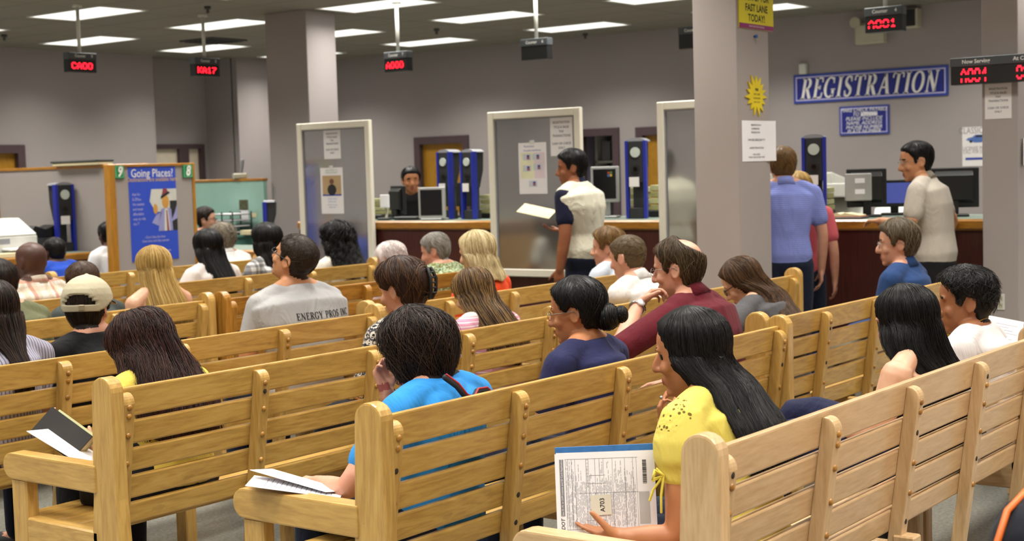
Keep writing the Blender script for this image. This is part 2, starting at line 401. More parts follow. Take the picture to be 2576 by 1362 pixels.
# ------------------------------------------------------------------ fluorescent troffers, set on the ceiling grid
tro = None
def troffer(x, y, label):
    global tro
    if tro is None:
        tro = thing('ceiling_light', label, 'light', (x, y, CEIL), 'fluorescent ceiling lights')
        f = MB(); a, b, t = .305, .61, .022
        f.box(-a, a, -b, -b + t, -.012, 0).box(-a, a, b - t, b, -.012, 0).box(-a, -a + t, -b + t, b - t, -.012, 0).box(a - t, a, -b + t, b - t, -.012, 0)
        f.build('frame', M_OFFW, tro)
        MB().box(-a + t, a - t, -b + t, b - t, -.006, -.001).build('lens', M_LENS, tro)
        la = bpy.data.lights.new('tube_light', 'AREA'); la.shape = 'RECTANGLE'; la.size = .56; la.size_y = 1.17; la.energy = LAMP; la.spread = R(SPREAD)
        la.color = (1.0, .965, .89)
        lo = bpy.data.objects.new('tube_light', la); COL.objects.link(lo); lo.parent = tro; lo.location = (0, 0, -.02)
        return tro
    o = copy_tree(tro); o.location = (x, y, CEIL); o['label'] = label; return o
LX = [9.46 + 1.83 * k for k in range(-6, 4)]; LY = [10.15 + 2.4 * k for k in range(-5, 3)]
SKIP = set()
for i, x in enumerate(LX):
    for j, y in enumerate(LY):
        if (i, j) in SKIP: continue
        troffer(x, y, 'bright white rectangular fluorescent light in the rows on the tiled ceiling')
# ------------------------------------------------------------------ benches
def rounded_top(y0, y1, z0, z1, n=8, lean=0.0):
    """outline in (y,z) of an upright with a half-round head; lean shifts the head towards -y"""
    r = (y1 - y0) / 2; c = (y0 + y1) / 2 - lean; pts = [(y0, z0), (y1, z0), (c + r, z1 - r)]
    pts += [(c + r * math.cos(math.pi * i / n), z1 - r + r * math.sin(math.pi * i / n)) for i in range(1, n)]
    return pts + [(c - r, z1 - r)]
SLATS = [(.818, .92), (.722, .803), (.627, .707), (.532, .612), (.445, .517)]
def back_y(z): return 0.02 + 0.14 * (0.92 - z)     # the back leans away from the sitter
CAPS = {}
def make_bench(L, bays, mats, caps, name='bench', label='', loc=(0, 0, 0), holes=0.15, group='wooden waiting benches'):
    """L long from local x=0; back at y=0, seat towards +y"""
    mx, mz, my = mats; rnd = random.Random(int(loc[1] * 100) + int(loc[0] * 10))
    t = thing(name, label, 'bench', loc, group)
    for k, (z0, z1) in enumerate(SLATS):
        y0a, y1a = back_y(z0), back_y(z1); h = .024
        m = MB(); m.prism([(y0a, z0), (y0a + h, z0), (y1a + h, z1), (y1a, z1)], .05, L - .05)
        m.build('top_rail' if k == 0 else 'back_slat', mx, t, bevel=0.006)
    for k in range(4):                              # seat boards
        ya = .16 + k * .107; MB().box(.05, L - .05, ya, ya + .098, .415, .44, .006).build('seat_board', mx, t)
    MB().box(.05, L - .05, .565, .59, .34, .438, .005).build('seat_apron', mx, t)
    for e in (0, 1):                                # end frames
        xa, xb = (0, .052) if e == 0 else (L - .052, L)
        ef = bpy.data.objects.new('end_frame', None); COL.objects.link(ef); ef.parent = t
        prof = [(-.09, 0), (.03, 0), (.115, .42), (.10, .56)]
        prof += [(.032 + .052 * math.cos(math.pi * i / 10), .915 + .05 * math.sin(math.pi * i / 10)) for i in range(11)]
        prof += [(-.02, .56), (-.03, .42)]
        MB().prism(prof, xa, xb).build('post', mz, ef, bevel=0.007)
        za, zb = .575, .668
        arm = [(.08, za), (.55, za)] + [(.55 + .046 * math.sin(math.pi * i / 8), (za + zb) / 2 - .0465 * math.cos(math.pi * i / 8)) for i in range(1, 8)] + [(.55, zb), (.08, zb)]
        MB().prism(arm, xa - .006, xb + .006).build('armrest', my, ef, bevel=0.006)
        MB().box(xa, xb, .475, .56, 0, .578, .006).build('front_leg', mz, ef)
        MB().box(xa, xb, .085, .48, .335, .445, .006).build('side_rail', my, ef)
    n = bays + 1; w = .046
    for i in range(n):
        xc = .052 + w / 2 + (L - .104 - w) * i / bays
        st = [(back_y(z), z) for z in (.26, .6, .8)]
        sy = lambda z: .072 - .1416 * (z - .24)     # the stile's rear face
        pr = [(sy(.24), .24), (back_y(.24), .24), (back_y(.905), .905), (back_y(.905) - .008, .905)]
        pr += [(back_y(.905) - .008 + (sy(.868) - back_y(.905) + .008) * math.sin(math.pi / 2 * k / 6), .868 + .037 * math.cos(math.pi / 2 * k / 6)) for k in range(1, 7)]
        s = MB().prism(pr, xc - w / 2, xc + w / 2).build('back_stile', mz, t, bevel=0.004)
        if 0 < i < bays and i % 2 == 0 or bays == 3 and 0 < i < bays:
            MB().box(xc - .03, xc + .03, .0, .07, 0, .44, .005).build('middle_leg', mz, t)
            MB().box(xc - .03, xc + .03, .48, .555, 0, .41, .005).build('middle_leg', mz, t)
            MB().box(xc - .02, xc + .02, .07, .48, .33, .412, .004).build('seat_bearer', my, t)
        if caps:
            for k, (z0, z1) in enumerate(SLATS):
                for z in ((z0 + .010, z0 + .040) if k == 0 else ((z0 + z1) / 2,)):
                    y = sy(z); hole = rnd.random() < holes
                    key = 'h' if hole else 'c'
                    if key not in CAPS:
                        me = (MB().ball((0, 0, 0), (.0095, .002, .0095), 10) if hole else MB().ball((0, 0, 0), (.0105, .0075, .0105), 12)).mesh('bolt_hole' if hole else 'wooden_plug', True)
                        me.materials.append(M_HOLE if hole else M_AMBZ); CAPS[key] = me
                    c = link('bolt_hole' if hole else 'wooden_plug', CAPS[key], s); c.location = (xc, y, z)
    return t
GOLD = (M_WOODN, M_WOODNZ, M_WOODNY); PALE = (M_PALE, M_PALEZ, M_PALEY); AMB = (M_AMB, M_AMBZ, M_AMBY)
ROWS = dict(R1=1.655, R2=2.70, R2b=2.84, R3=3.865, R3b=3.855, R4=4.79, R4b=4.96, R5=6.25, R5b=6.2, R6=7.29, R6b=7.53, R7=8.98)
BEN = [('R1', 2.955, 2.56, 4, PALE, 1, 'pale maple bench whose long back fills the lower right corner'),
       ('R2', 2.935, 2.57, 4, GOLD, 1, 'golden slatted bench where the woman in the bright blue T-shirt sits at the near arm'),
       ('R2b', 5.53, 2.5, 4, GOLD, 1, 'golden bench beyond a doubled end post, man in dark blue shirt seated on it'),
       ('R3', 2.92, 2.58, 4, GOLD, 1, 'golden bench with a swirling knot on its top rail, open book above its near armrest'),
       ('R3b', 5.52, 2.5, 4, GOLD, 0, 'golden bench where the man with a shaved head and white shirt sits'),
       ('R4', 2.76, 2.53, 4, GOLD, 1, 'golden bench carrying the cap wearer and the man in the grey lettered T-shirt'),
       ('R4b', 5.36, 2.5, 4, GOLD, 0, 'golden bench with the blonde woman in orange'),
       ('R5', 2.96, 2.52, 4, GOLD, 0, 'golden bench with the straight-haired blonde girl sitting near its end post'),
       ('R5b', 5.5, 2.42, 4, AMB, 0, 'amber-toned bench with two grey-haired women, the darkest wood of all'),
       ('R6', 2.85, 2.52, 4, GOLD, 0, 'golden bench under the bald man in the plaid shirt'),
       ('R6b', 6.22, 2.06, 3, GOLD, 0, 'shorter three-bay golden bench with three dark-haired women'),
       ('R7', 6.34, 2.1, 3, GOLD, 0, 'farthest golden bench, below the blue poster panel, curly grey-haired person on it')]
BEN.append(('R1', 5.56, 2.5, 4, PALE, 0, 'pale maple bench beyond the right picture edge'))
for r, x, L, bays, mats, caps, lab in BEN:
    make_bench(L, bays, mats, caps, 'bench', lab, (x, ROWS[r], 0))
# ------------------------------------------------------------------ counters and partitions
CX, CZ = 9.6, 1.183
def counter(name, label, x0, x1, y0, y1, z, edge, front):
    """edge: which side carries the wooden lip"""
    t = thing(name, label, 'counter', (0, 0, 0))
    MB().box(x0 + .03, x1, y0 + (.03 if front == 'Y' else 0), y1, 0, z - .075, .004).build('body', M_LAM, t)
    MB().box(x0 + .05, x1, y0 + (.05 if front == 'Y' else 0), y1, z - .075, z, .002).build('countertop', M_CTOP, t)
    if front == 'X': MB().box(x0, x0 + .05, y0, y1, z - .075, z + .002, .014).build('wooden_edge', M_OAKY, t)
    else: MB().box(x0, x1, y0, y0 + .05, z - .075, z + .002, .014).build('wooden_edge', M_OAK, t)
    return t
counter('service_counter', 'long red-brown service counter with an oak edge under the monitors and camera towers', CX, 10.5, on_x(2471, 400, C3x)[1] + .01, 9.75, CZ, 'X', 'X')
counter('service_counter', 'lower service counter under the white printer, left of the blue poster board', 3.2, 8.58, 11.35, 12.2, .95, 'Y', 'Y')
counter('service_counter', 'short low counter in front of the teal partition', 9.18, 9.95, 9.85, 11.5, .935, 'X', 'X')

def partition(name, label, x0, x1, y0, y1, z, m, capm, along):
    t = thing(name, label, 'partition', (0, 0, 0)); MB().box(x0, x1, y0, y1, 0, z).build('panel', m, t)
    if along == 'Y': MB().box(x0 - .012, x1 + .012, y0 - .01, y1 + .01, z, z + .03, .005).build('cap', capm, t)
    return t
wing = partition('partition', 'low grey partition running back from the blue poster board', 8.62, 8.67, 10.72, 13.0, 1.74, M_WALLR, M_OAKY, 'Y')
MB().box(8.61, 8.68, 13.0, 13.06, 0, 1.77, .005).build('end_post', M_OAKZ, wing)
M_TEAL = plain('pale_teal_fabric', '8fb3a6', 0.85, var=0.03); M_TEALD = plain('dark_teal_laminate', '3c6e62', 0.6)
teal = partition('partition', 'pale teal office partition with an oak top', 10.9, 10.95, 11.55, 13.2, 1.57, M_TEAL, M_OAKY, 'Y')
dk = thing('desk', 'dark teal desk standing against the pale teal partition', 'desk', (0, 0, 0))
MB().box(10.52, 10.88, 11.62, 13.1, .0, .97).build('body', M_TEALD, dk); MB().box(10.5, 10.89, 11.6, 13.1, .97, .995, .004).build('desktop', M_TEALD, dk)

# the poster board of counters 8 and 9
PY = 10.6
a, b = on_y(272, 412, PY), on_y(490, 411, PY); px0, px1, pz = a[0], b[0], (a[2] + b[2]) / 2
pp = thing('display_board', 'grey display board in an oak frame carrying the blue poster and green number tiles', 'display board', (px0, PY, 0))
wd = px1 - px0; MB().box(.07, wd - .03, 0.012, .055, 0, pz - .025).build('panel', M_WALLR, pp)
MB().box(0, .075, 0, .075, 0, pz, .006).build('frame_post', M_OAKZ, pp); MB().box(wd - .035, wd, 0, .075, 0, pz, .006).build('frame_post', M_OAKZ, pp)
MB().box(.075, wd - .035, 0, .075, pz - .028, pz, .005).build('frame_rail', M_OAK, pp)
M_GREEN = plain('green_plastic_tile', '1f7d48', 0.4); M_GREENL = plain('light_green_tile_line', '7fc79b', 0.5)
for c, (xa, ya, xb, yb), w in (('9', (287, 416, 314, 450), 'nine, nearest the low counter with the printer'), ('8', (459, 414, 486, 447), 'eight, nearest the teal partition')):
    p, q = on_y(xa, ya, PY), on_y(xb, yb, PY); W_, H_ = q[0] - p[0], p[2] - q[2]
    t = thing('number_tile', 'green square tile with the numeral %s' % w, 'sign', mat=facing_y(((p[0] + q[0]) / 2, PY + .0115, (p[2] + q[2]) / 2)))
    MB().box(-W_ / 2, W_ / 2, -H_ / 2, H_ / 2, 0, .012, .004).build('tile', M_GREEN, t)
    m = MB(); i = W_ * .38
    for x0, x1, y0, y1 in ((-i, i, i * 1.2 - .004, i * 1.2), (-i, i, -i * 1.2, -i * 1.2 + .004), (-i, -i + .004, -i * 1.2, i * 1.2), (i - .004, i, -i * 1.2, i * 1.2)): m.box(x0, x1, y0, y1, .0125, .014)
    m.build('border', M_GREENL, t); text(c, .13, t, 0, .0, .013, M_SIGNW, 'numeral', shear=.25, sx=.8, bold=.004)
# the blue poster
p, q = on_y(323, 421, PY), on_y(452, 650, PY); W_, H_ = q[0] - p[0], p[2] - q[2]
po = thing('poster', 'tall blue poster reading Going Places with a man in a hat', 'poster', mat=facing_y(((p[0] + q[0]) / 2, PY + .0115, (p[2] + q[2]) / 2)))
M_PBLUE = plain('poster_blue', '2c4cc0', 0.55, var=0.03); MB().box(-W_ / 2, W_ / 2, -H_ / 2, H_ / 2, 0, .004).build('sheet', M_PBLUE, po)
M_YEL = plain('poster_yellow', 'd8b040', 0.6); M_SKINP = plain('poster_skin', 'c99342', 0.6); M_LAV = plain('poster_lavender', '8f8fc0', 0.6); M_MAROON = plain('poster_maroon', '8a3c48', 0.6)
text('Going Places?', .105, po, 0, H_ * .43, .005, M_SIGNW, 'headline', sx=.84, bold=.0006); text('Destinations are available here', .058, po, .0, H_ * .365, .005, M_YEL, 'subheading', sx=.8)
lines_of_text([(s, .036, -W_ * .44, H_ * (.21 - k * .052), dict(align='LEFT', sx=.85)) for k, s in enumerate(('Ask for', 'E-ZPass', 'the easiest', 'and most', 'affordable', 'way to ride', 'the T'))], po, M_LILAC).location = (0, 0, .005)
lines_of_text([('- Don\'t like the lines', .034, 0, -H_ * .25, dict(sx=.85)), ('- Save time and skip queues', .034, 0, -H_ * .29, dict(sx=.85)), ('www.mass.gov', .03, W_ * .2, -H_ * .40, dict(sx=.8))], po, M_LILAC).location = (0, 0, .005)
ph = MB(); x0, y0, ww, hh = -W_ * .08, -H_ * .19, W_ * .58, H_ * .46     # the pictured man, flat print on the sheet
def blob(cx, cy, rx, ry, z, n=18): return [(cx + rx * math.cos(2 * math.pi * k / n), cy + ry * math.sin(2 * math.pi * k / n)) for k in range(n)]
ph.mat(0).prism([(x0 + ww * .2, y0 + hh * .45), (x0 + ww, y0 + hh * .45), (x0 + ww, y0 + hh * .98), (x0 + ww * .08, y0 + hh * .98), (x0, y0 + hh * .7)], .004, .0046, 'XY')
ph.mat(1).prism([(x0 + ww * .72, y0), (x0 + ww, y0), (x0 + ww, y0 + hh * .7), (x0 + ww * .74, y0 + hh * .7)], .0046, .005, 'XY')
ph.mat(2).prism([(x0 + ww * .28, y0), (x0 + ww * .82, y0), (x0 + ww * .78, y0 + hh * .5), (x0 + ww * .58, y0 + hh * .56), (x0 + ww * .4, y0 + hh * .5)], .005, .0054, 'XY')
ph.mat(2).prism([(x0 + ww * .05, y0 + hh * .2), (x0 + ww * .3, y0 + hh * .12), (x0 + ww * .42, y0 + hh * .45), (x0 + ww * .22, y0 + hh * .38)], .005, .0054, 'XY')
ph.mat(2).prism([(x0 + ww * .76, y0 + hh * .2), (x0 + ww, y0 + hh * .28), (x0 + ww, y0 + hh * .6), (x0 + ww * .9, y0 + hh * .4)], .005, .0054, 'XY')
ph.mat(0).prism([(x0 + ww * .5, y0), (x0 + ww * .72, y0), (x0 + ww * .66, y0 + hh * .52), (x0 + ww * .54, y0 + hh * .52)], .0054, .0057, 'XY')
ph.mat(4).prism([(x0 + ww * .6, y0), (x0 + ww * .68, y0), (x0 + ww * .63, y0 + hh * .48), (x0 + ww * .59, y0 + hh * .48)], .0057, .006, 'XY')
ph.mat(3).prism(blob(x0 + ww * .58, y0 + hh * .68, ww * .13, hh * .16, 0), .0054, .0058, 'XY').prism(blob(x0 + ww * .2, y0 + hh * .52, ww * .08, hh * .12, 0), .0054, .0058, 'XY')
ph.mat(1).prism([(x0 + ww * .4, y0 + hh * .74), (x0 + ww * .76, y0 + hh * .88), (x0 + ww * .7, y0 + hh * .92), (x0 + ww * .42, y0 + hh * .82)], .0058, .0062, 'XY')
ph.mat(4).prism([(x0 + ww * .45, y0 + hh * .83), (x0 + ww * .69, y0 + hh * .91), (x0 + ww * .62, y0 + hh * 1.0), (x0 + ww * .5, y0 + hh * .98)], .0058, .0062, 'XY')
ph.build('printed_picture', [M_OFFW, M_BLACKM, M_LAV, M_SKINP, M_MAROON], po)
t = thing('tray', 'dark flat tray lying on the low grey partition top', 'tray', (8.645, 11.6, 1.77)); MB().box(-.09, .09, -.3, .4, 0, .03, .006).build('tray_base', M_CREAM, t); MB().box(-.1, .1, -.31, .42, .03, .05, .006).build('tray_lid', M_DGREY, t)

# frosted screens standing at the front of the long counter
def screen(x0, x1, label):
    p, q = on_x(x0, 312, CX - .05), on_x(x1, 302, CX - .05); y0, y1 = q[1], p[1]; z0, z1 = .725, 2.09; w = .062; X = CX - .07
    t = thing('glass_screen', label, 'screen', (0, 0, 0), 'frosted screens along the counter')
    f = MB(); d = .045
    f.box(X, X + d, y0, y0 + w, z0, z1, .006).box(X, X + d, y1 - w, y1, z0, z1, .006).box(X, X + d, y0 + w, y1 - w, z1 - w, z1, .006).box(X, X + d, y0 + w, y1 - w, z0, z0 + w, .006)
    f.build('frame', M_WHITE, t)
    s = MB(); k = .012; s.box(X + .012, X + .034, y0 + w, y0 + w + k, z0 + w, z1 - w).box(X + .012, X + .034, y1 - w - k, y1 - w, z0 + w, z1 - w).box(X + .012, X + .034, y0 + w + k, y1 - w - k, z1 - w - k, z1 - w).build('glazing_bead', M_GREY, t)
    MB().box(X + .02, X + .028, y0 + w + k, y1 - w - k, z0 + w, z1 - w - k).build('frosted_pane', M_GLASS, t)
    for y in (y0 + .03, y1 - .03): MB().box(X + .008, X + .037, y - .02, y + .02, 0, z0, .003).build('leg', M_LAM, t)
    return t, X + .019
_, PX = screen(748, 931, 'white-framed frosted screen behind the woman with curly black hair')
screen(1229, 1462, 'white-framed frosted screen behind the standing man in the cream and navy polo')
screen(1655, 1830, 'white-framed frosted screen partly hidden by the pillar, showing the man\'s reflection')

def paper_x(px, X, label, rows, name='notice', m=None, cat='notice', tape=True, ink=None, curl=0.0, skew=0):
    """a sheet on a surface facing -X, from its pixel corners (left, top, right, bottom)"""
    x0, y0, x1, y1 = px; p, q = on_x(x0, (y0 + y1) / 2, X), on_x(x1, (y0 + y1) / 2, X); top, bot = on_x((x0 + x1) / 2, y0, X), on_x((x0 + x1) / 2, y1, X)
    W_, H_ = p[1] - q[1], top[2] - bot[2]
    t = thing(name, label, cat, mat=facing_x((X, (p[1] + q[1]) / 2, (top[2] + bot[2]) / 2)))
    MB().box(-W_ / 2, W_ / 2, -H_ / 2, H_ / 2, .001, .003).build('sheet', m or M_PAPER, t)
    if tape: MB().box(-.025, .025, H_ / 2 - .012, H_ / 2 + .02, .003, .0036).build('tape', M_OFFW, t)
    if rows: lines_of_text([(s, sz * H_, x * W_, y * H_, kw) for s, sz, x, y, kw in rows], t, ink or M_GREYINK).location = (0, 0, .0034)
    return t, W_, H_
REG = [('REGISTRATION', .085, 0, .35, dict(sx=.9, bold=.0006)), ('TITLE & SALES', .085, 0, .23, dict(sx=.9, bold=.0006)), ('TAX', .085, 0, .12, dict(sx=.9, bold=.0006)), ('TRANSACTIONS', .085, 0, .01, dict(sx=.9, bold=.0006)),
       ('CASH OR CHECK', .085, 0, -.19, dict(sx=.9, bold=.0006)), ('ONLY', .085, 0, -.30, dict(sx=.9, bold=.0006))]
paper_x((815, 325, 857, 400), PX, 'small white printed notice at the top of the screen near the teal partition', REG)
t, W_, H_ = paper_x((808, 422, 864, 538), PX, 'white flyer with a photograph of a motorcyclist, taped to a frosted screen', [('DON\'T FORGET TO', .045, 0, .44, dict(sx=.9)), ('MOTORCYCLE SAFETY', .045, 0, .39, dict(sx=.8))], 'flyer', cat='flyer', ink=plain('green_ink', '3c8a5a', 0.8))
m = MB(); m.mat(0).box(-W_ * .42, W_ * .42, -H_ * .1, H_ * .33, .003, .0035); m.mat(1).prism(blob(0, H_ * .02, W_ * .2, H_ * .12, 0), .0035, .004, 'XY'); m.mat(2).prism(blob(0, H_ * .2, W_ * .1, H_ * .06, 0), .0035, .004, 'XY'); m.mat(3).box(-W_ * .42, W_ * .42, -H_ * .11, -H_ * .08, .0035, .004)
m.build('printed_picture', [plain('tan_print', 'ab9068', .7), M_BLACKM, plain('brown_print', '6c4632', .7), M_NAVYB], t)
lines_of_text([('LOOK TWICE', .05 * H_, 0, -.18 * H_, dict(sx=.9)), ('SAVE A LIFE', .05 * H_, 0, -.24 * H_, dict(sx=.9)), ('MOTORCYCLES ARE', .035 * H_, 0, -.31 * H_, dict(sx=.9)), ('EVERYWHERE', .035 * H_, 0, -.36 * H_, dict(sx=.9))], t, plain('blue_ink', '5a78b8', .8)).location = (0, 0, .0034)
paper_x((1385, 293, 1441, 392), PX, 'white registration notice behind the standing polo man\'s head', REG)
t, W_, H_ = paper_x((1306, 359, 1376, 488), PX, 'poster of sample licences in pale yellow and pink on a frosted screen', [('Massachusetts', .055, -.12, .43, dict(sx=.8)), ('Acceptable Identification', .05, 0, .35, dict(sx=.85))], 'poster', cat='poster', ink=plain('indigo_ink', '4a4f9a', .8))
m = MB(); m.mat(0).box(-W_ * .44, W_ * .05, -H_ * .2, H_ * .31, .003, .0034); m.mat(1).box(W_ * .05, W_ * .44, -H_ * .2, H_ * .31, .003, .0034)
for x, y in ((-.2, .22), (.15, .22), (-.2, 0.0), (.18, .02), (.0, -.3)):
    m.mat(2).box(W_ * (x - .15), W_ * (x + .15), H_ * (y - .06), H_ * (y + .06), .0034, .0037); m.mat(3).box(W_ * (x - .0), W_ * (x + .09), H_ * (y - .045), H_ * (y + .04), .0037, .004); m.mat(4).box(W_ * (x + .02), W_ * (x + .07), H_ * (y - .045), H_ * (y + .01), .004, .0043)
m.build('printed_picture', [plain('pale_yellow_print', 'd4d2ae', .7), plain('pale_pink_print', 'd0bfc2', .7), plain('pale_grey_print', 'b9bdc2', .7), M_NAVY, plain('red_print', 'a85a4a', .7)], t)

# ------------------------------------------------------------------ things on the counters
def on_counter(px, X=9.98, z=CZ + .003): r = ray(px, 550); return np.array([X, X * r[1] / r[0], z])
def kiosk(px, py0, py1, wpx, label, X=9.98, rz=90, z=CZ + .003, note=True, loc=None):
    """tall licence-camera tower; local -y is its face"""
    p = on_counter(px, X, z) if loc is None else np.array(loc); k = mpp(p); H = (py1 - py0) * k; Wd = wpx * k
    t = thing('camera_tower', label, 'camera', tuple(p), 'licence camera towers', R(rz)); w = Wd / 2; s = H / .62
    side = [(-.06 * s, 0), (.05 * s, 0), (.055 * s, H * .45), (.10 * s, H * .7), (.11 * s, H * .97), (-.06 * s, H * .97)]
    rail = [(-.065 * s, 0), (-.015 * s, 0), (-.005 * s, H * .5), (-.005 * s, H * .975), (-.065 * s, H * .975)]
    MB().prism([(-.055 * s, 0), (.06 * s, 0), (.06 * s, H * .13), (-.055 * s, H * .13)], -w * .72, w * .72).build('base', M_BLACKM, t, bevel=.004)
    MB().prism([(-.058 * s, H * .45), (.05 * s, H * .45), (.10 * s, H * .7), (.11 * s, H * .97), (-.058 * s, H * .97)], -w * .72, w * .72).build('camera_head', M_BLACKM, t, bevel=.006)
    arc = [(w * .95 * math.cos(math.pi * i / 10), H * .965 + .03 * s * math.sin(math.pi * i / 10)) for i in range(11)]
    MB().prism(arc, -.05 * s, .10 * s, 'XZ').build('top_cap', M_GREY, t)
    for e in (-1, 1): MB().prism(rail, e * w * .72, e * w).build('side_rail', M_BLUE, t, bevel=.003)
    MB().box(-w * .6, w * .6, .035 * s, .05 * s, H * .13, H * .45).build('back_plate', M_DGREY, t)
    MB().disc((0, -.06 * s, H * .83), w * .47, 'Y', 24, .012).build('flash_disc', plain('pale_flash_disc', 'b4bcb4', .5), t)
    l = MB().disc((0, -.06 * s, H * .62), w * .42, 'Y', 24, .01).build('lens_ring', M_BLACK, t); MB().disc((0, -.066 * s, H * .62), w * .2, 'Y', 20, .012).build('lens', plain('lens_glass', '08080a', .08), t)
    if note: MB().box(-w * .6, w * .35, -.072 * s, -.068 * s, H * .40, H * .52).build('paper_label', M_PAPER, t)
    return t
KX = 9.98
kiosk(1130, 377, 549, 44, 'blue and black camera tower, closest to the orange door and the smiling clerk', 9.99, -94)
kiosk(1189, 376, 549, 44, 'blue and black camera tower with a white label, to the right of its twin', 9.95, -94)
kiosk(1607, 350, 549, 54, 'blue and black camera tower with a white slip, near the frosted screen by the pillar', 9.98, -74)
kiosk(2051, 345, 552, 60, 'large blue and black camera tower at the lavender polo man\'s elbow', 9.9, -70)
kiosk(160, 465, 637, 52, 'blue and black camera tower standing on the low counter near the white printer', loc=tuple(np.array([on_y(160, 600, 11.8)[0], 11.8, .95])), rz=-6)
kiosk(670, 470, 585, 20, 'slim dark camera tower half hidden behind the square pillar', loc=(10.28, 10.6 , .935) if False else tuple(np.array([9.75, on_x(676, 560, 9.75)[1], .935])), rz=-150, note=False)

def monitor(px, X, wpx, hpx, label, rz, frame=M_BLACK, face=M_BLACK, gap=.05, z=CZ + .003, back=False, logo=False, loc=None, lit=None):
    p = on_counter(px, X, z) if loc is None else np.array(loc); k = mpp(p); W_, H_ = wpx * k, hpx * k
    t = thing('computer_monitor', label, 'monitor', tuple(p), None, R(rz))
    MB().box(-.1, .1, -.02, .14, 0, .015, .005).build('stand_base', frame, t); MB().box(-.03, .03, .035, .06, .015, gap + H_ * .5, .005).build('stand_neck', frame, t)
    b = .022; MB().box(-W_ / 2, W_ / 2, 0, .035, gap, gap + H_, .006).build('casing', frame, t)
    MB().box(-W_ / 2 + b, W_ / 2 - b, -.002, .001, gap + b * 1.3, gap + H_ - b).build('display', lit or face, t)
    if back: MB().prism([(.035, gap + H_ * .12), (.07, gap + H_ * .2), (.07, gap + H_ * .8), (.035, gap + H_ * .92)], -W_ * .38, W_ * .38).build('rear_housing', frame, t, bevel=.004)
    if logo:
        m = MB(); cx, cz = W_ * .2, gap + H_ * .78
        for i, (dx, dz) in enumerate(((-.011, .011), (.011, .013), (-.012, -.011), (.010, -.009))): m.mat(i).box(cx + dx - .009, cx + dx + .009, -.004, -.002, cz + dz - .009, cz + dz + .009)
        m.build('logo', [plain('logo_red', 'a83a20', .6), plain('logo_green', '4d7a30', .6), plain('logo_blue', '3a5aa8', .6), plain('logo_yellow', 'c8a838', .6)], t)
    return t
SCR = plain('dark_switched_off_screen', '0c0d10', 0.25)
monitor(1086, 9.76, 74, 79, 'silver-framed monitor with a dark screen at the counter edge before the smiling clerk', -78, M_SILVER, SCR, gap=.012)
monitor(1523, 10.05, 72, 90, 'silver-framed monitor on a stand with a coloured logo, beside the cream polo man', -72, M_SILVER, SCR, gap=.13, logo=True)
monitor(1008, 10.1, 66, 72, 'black monitor turned away, in front of the clerk\'s shoulder', 70, back=True, gap=.04)
m = monitor(2180, 10.12, 98, 96, 'black monitor seen from behind with a silver box clipped on its back', 118, back=True, gap=.07)
W_ = 98 * mpp(on_counter(2180, 10.0)); MB().box(-.03, .16, .07, .115, .12, .32, .006).build('clipped_box', M_SILVER, m); mm = MB(); mm.box(.02, .09, .1155, .117, .25, .285).box(.02, .09, .1155, .117, .17, .205); mm.build('sticker', M_PAPERW, m)
monitor(2400, 10.15, 120, 100, 'wide black monitor seen from behind, past the man in the beige polo', 112, back=True, gap=.06)
LIT = NT('lit_blue_desktop'); v = LIT.coords((1, 1, 1), 'Generated'); bb = LIT.new('ShaderNodeTexBrick'); LIT.link(v, bb.inputs['Vector']); bb.inputs['Scale'].default_value = 7
bb.inputs['Color1'].default_value = srgb('9aa6ee'); bb.inputs['Color2'].default_value = srgb('8c97e0'); bb.inputs['Mortar'].default_value = srgb('4f5aa8'); bb.offset = 0
LIT.link(bb.outputs['Color'], LIT.b.inputs['Emission Color']); LIT.color((0, 0, 0, 1)); LIT.set(Emission_Strength=.75)
monitor(2250, 10.36, 96, 68, 'lit monitor showing a blue spreadsheet behind the beige polo man\'s arm', -70, gap=.06, lit=LIT.m)
monitor(1160, 10.36, 84, 60, 'black monitor behind the pair of camera towers', -70, gap=.1)
t = thing('card_terminal', 'small black terminal with a white slip beside the turned-away monitor', 'terminal', tuple(on_counter(970, 9.84)), None, R(-70))
MB().box(-.06, .06, -.06, .08, 0, .02, .006).build('base', M_BLACK, t); MB().tube([(0, .02, .02), (.0, .05, .08), (-.01, .02, .13)], .012, 8).build('neck', M_BEIGE, t, True); MB().box(-.05, .04, -.0, .012, .11, .23, .004).build('slip', M_PAPERW, t)
t = thing('keyboard', 'black keyboard lying on the counter in front of the clerk', 'keyboard', tuple(on_counter(1030, 9.86)), None, R(-85)); MB().box(-.13, .13, -.07, .07, 0, .03, .008).build('casing', M_BLACK, t)
def paper_stack(px, X, wpx, hpx, label, rz=-80, z=CZ + .003, n=4, base=M_BLACK, mats=None):
    p = on_counter(px, X, z); k = mpp(p); W_, H_ = wpx * k, hpx * k; t = thing('paper_stack', label, 'stack of papers', tuple(p), None, R(rz))
    h = H_ * .2; MB().box(-W_ / 2, W_ / 2, -.1, .1, 0, h, .006).build('tray', base, t); rr = random.Random(px)
    mm = MB()
    for i in range(n):
        z0, z1 = h + (H_ - h) * i / n, h + (H_ - h) * (i + .86) / n; dx = rr.uniform(-.008, .008); mm.mat(i % 2).box(-W_ / 2 + .01 + dx, W_ / 2 - .01 + dx, -.09, .09, z0, z1, .004)
    mm.build('paper', mats or [plain('olive_cream_paper', '8f8a5a', .8, vscale=40), plain('pale_olive_paper', 'a5a276', .8, vscale=40)], t); return t
paper_stack(955, 10.15, 46, 52, 'pile of yellow-green forms at the end of the counter by the first frosted screen')
paper_stack(1232, 10.2, 34, 60, 'pile of forms in a black tray behind the middle frosted screen\'s edge')
paper_stack(1612, 10.3, 46, 76, 'pile of cream forms behind the camera tower by the pillar')
paper_stack(1662, 10.3, 40, 82, 'pile of olive forms half behind the pillar-side frosted screen')
paper_stack(2062, 10.2, 66, 74, 'pile of olive forms behind the large camera tower')
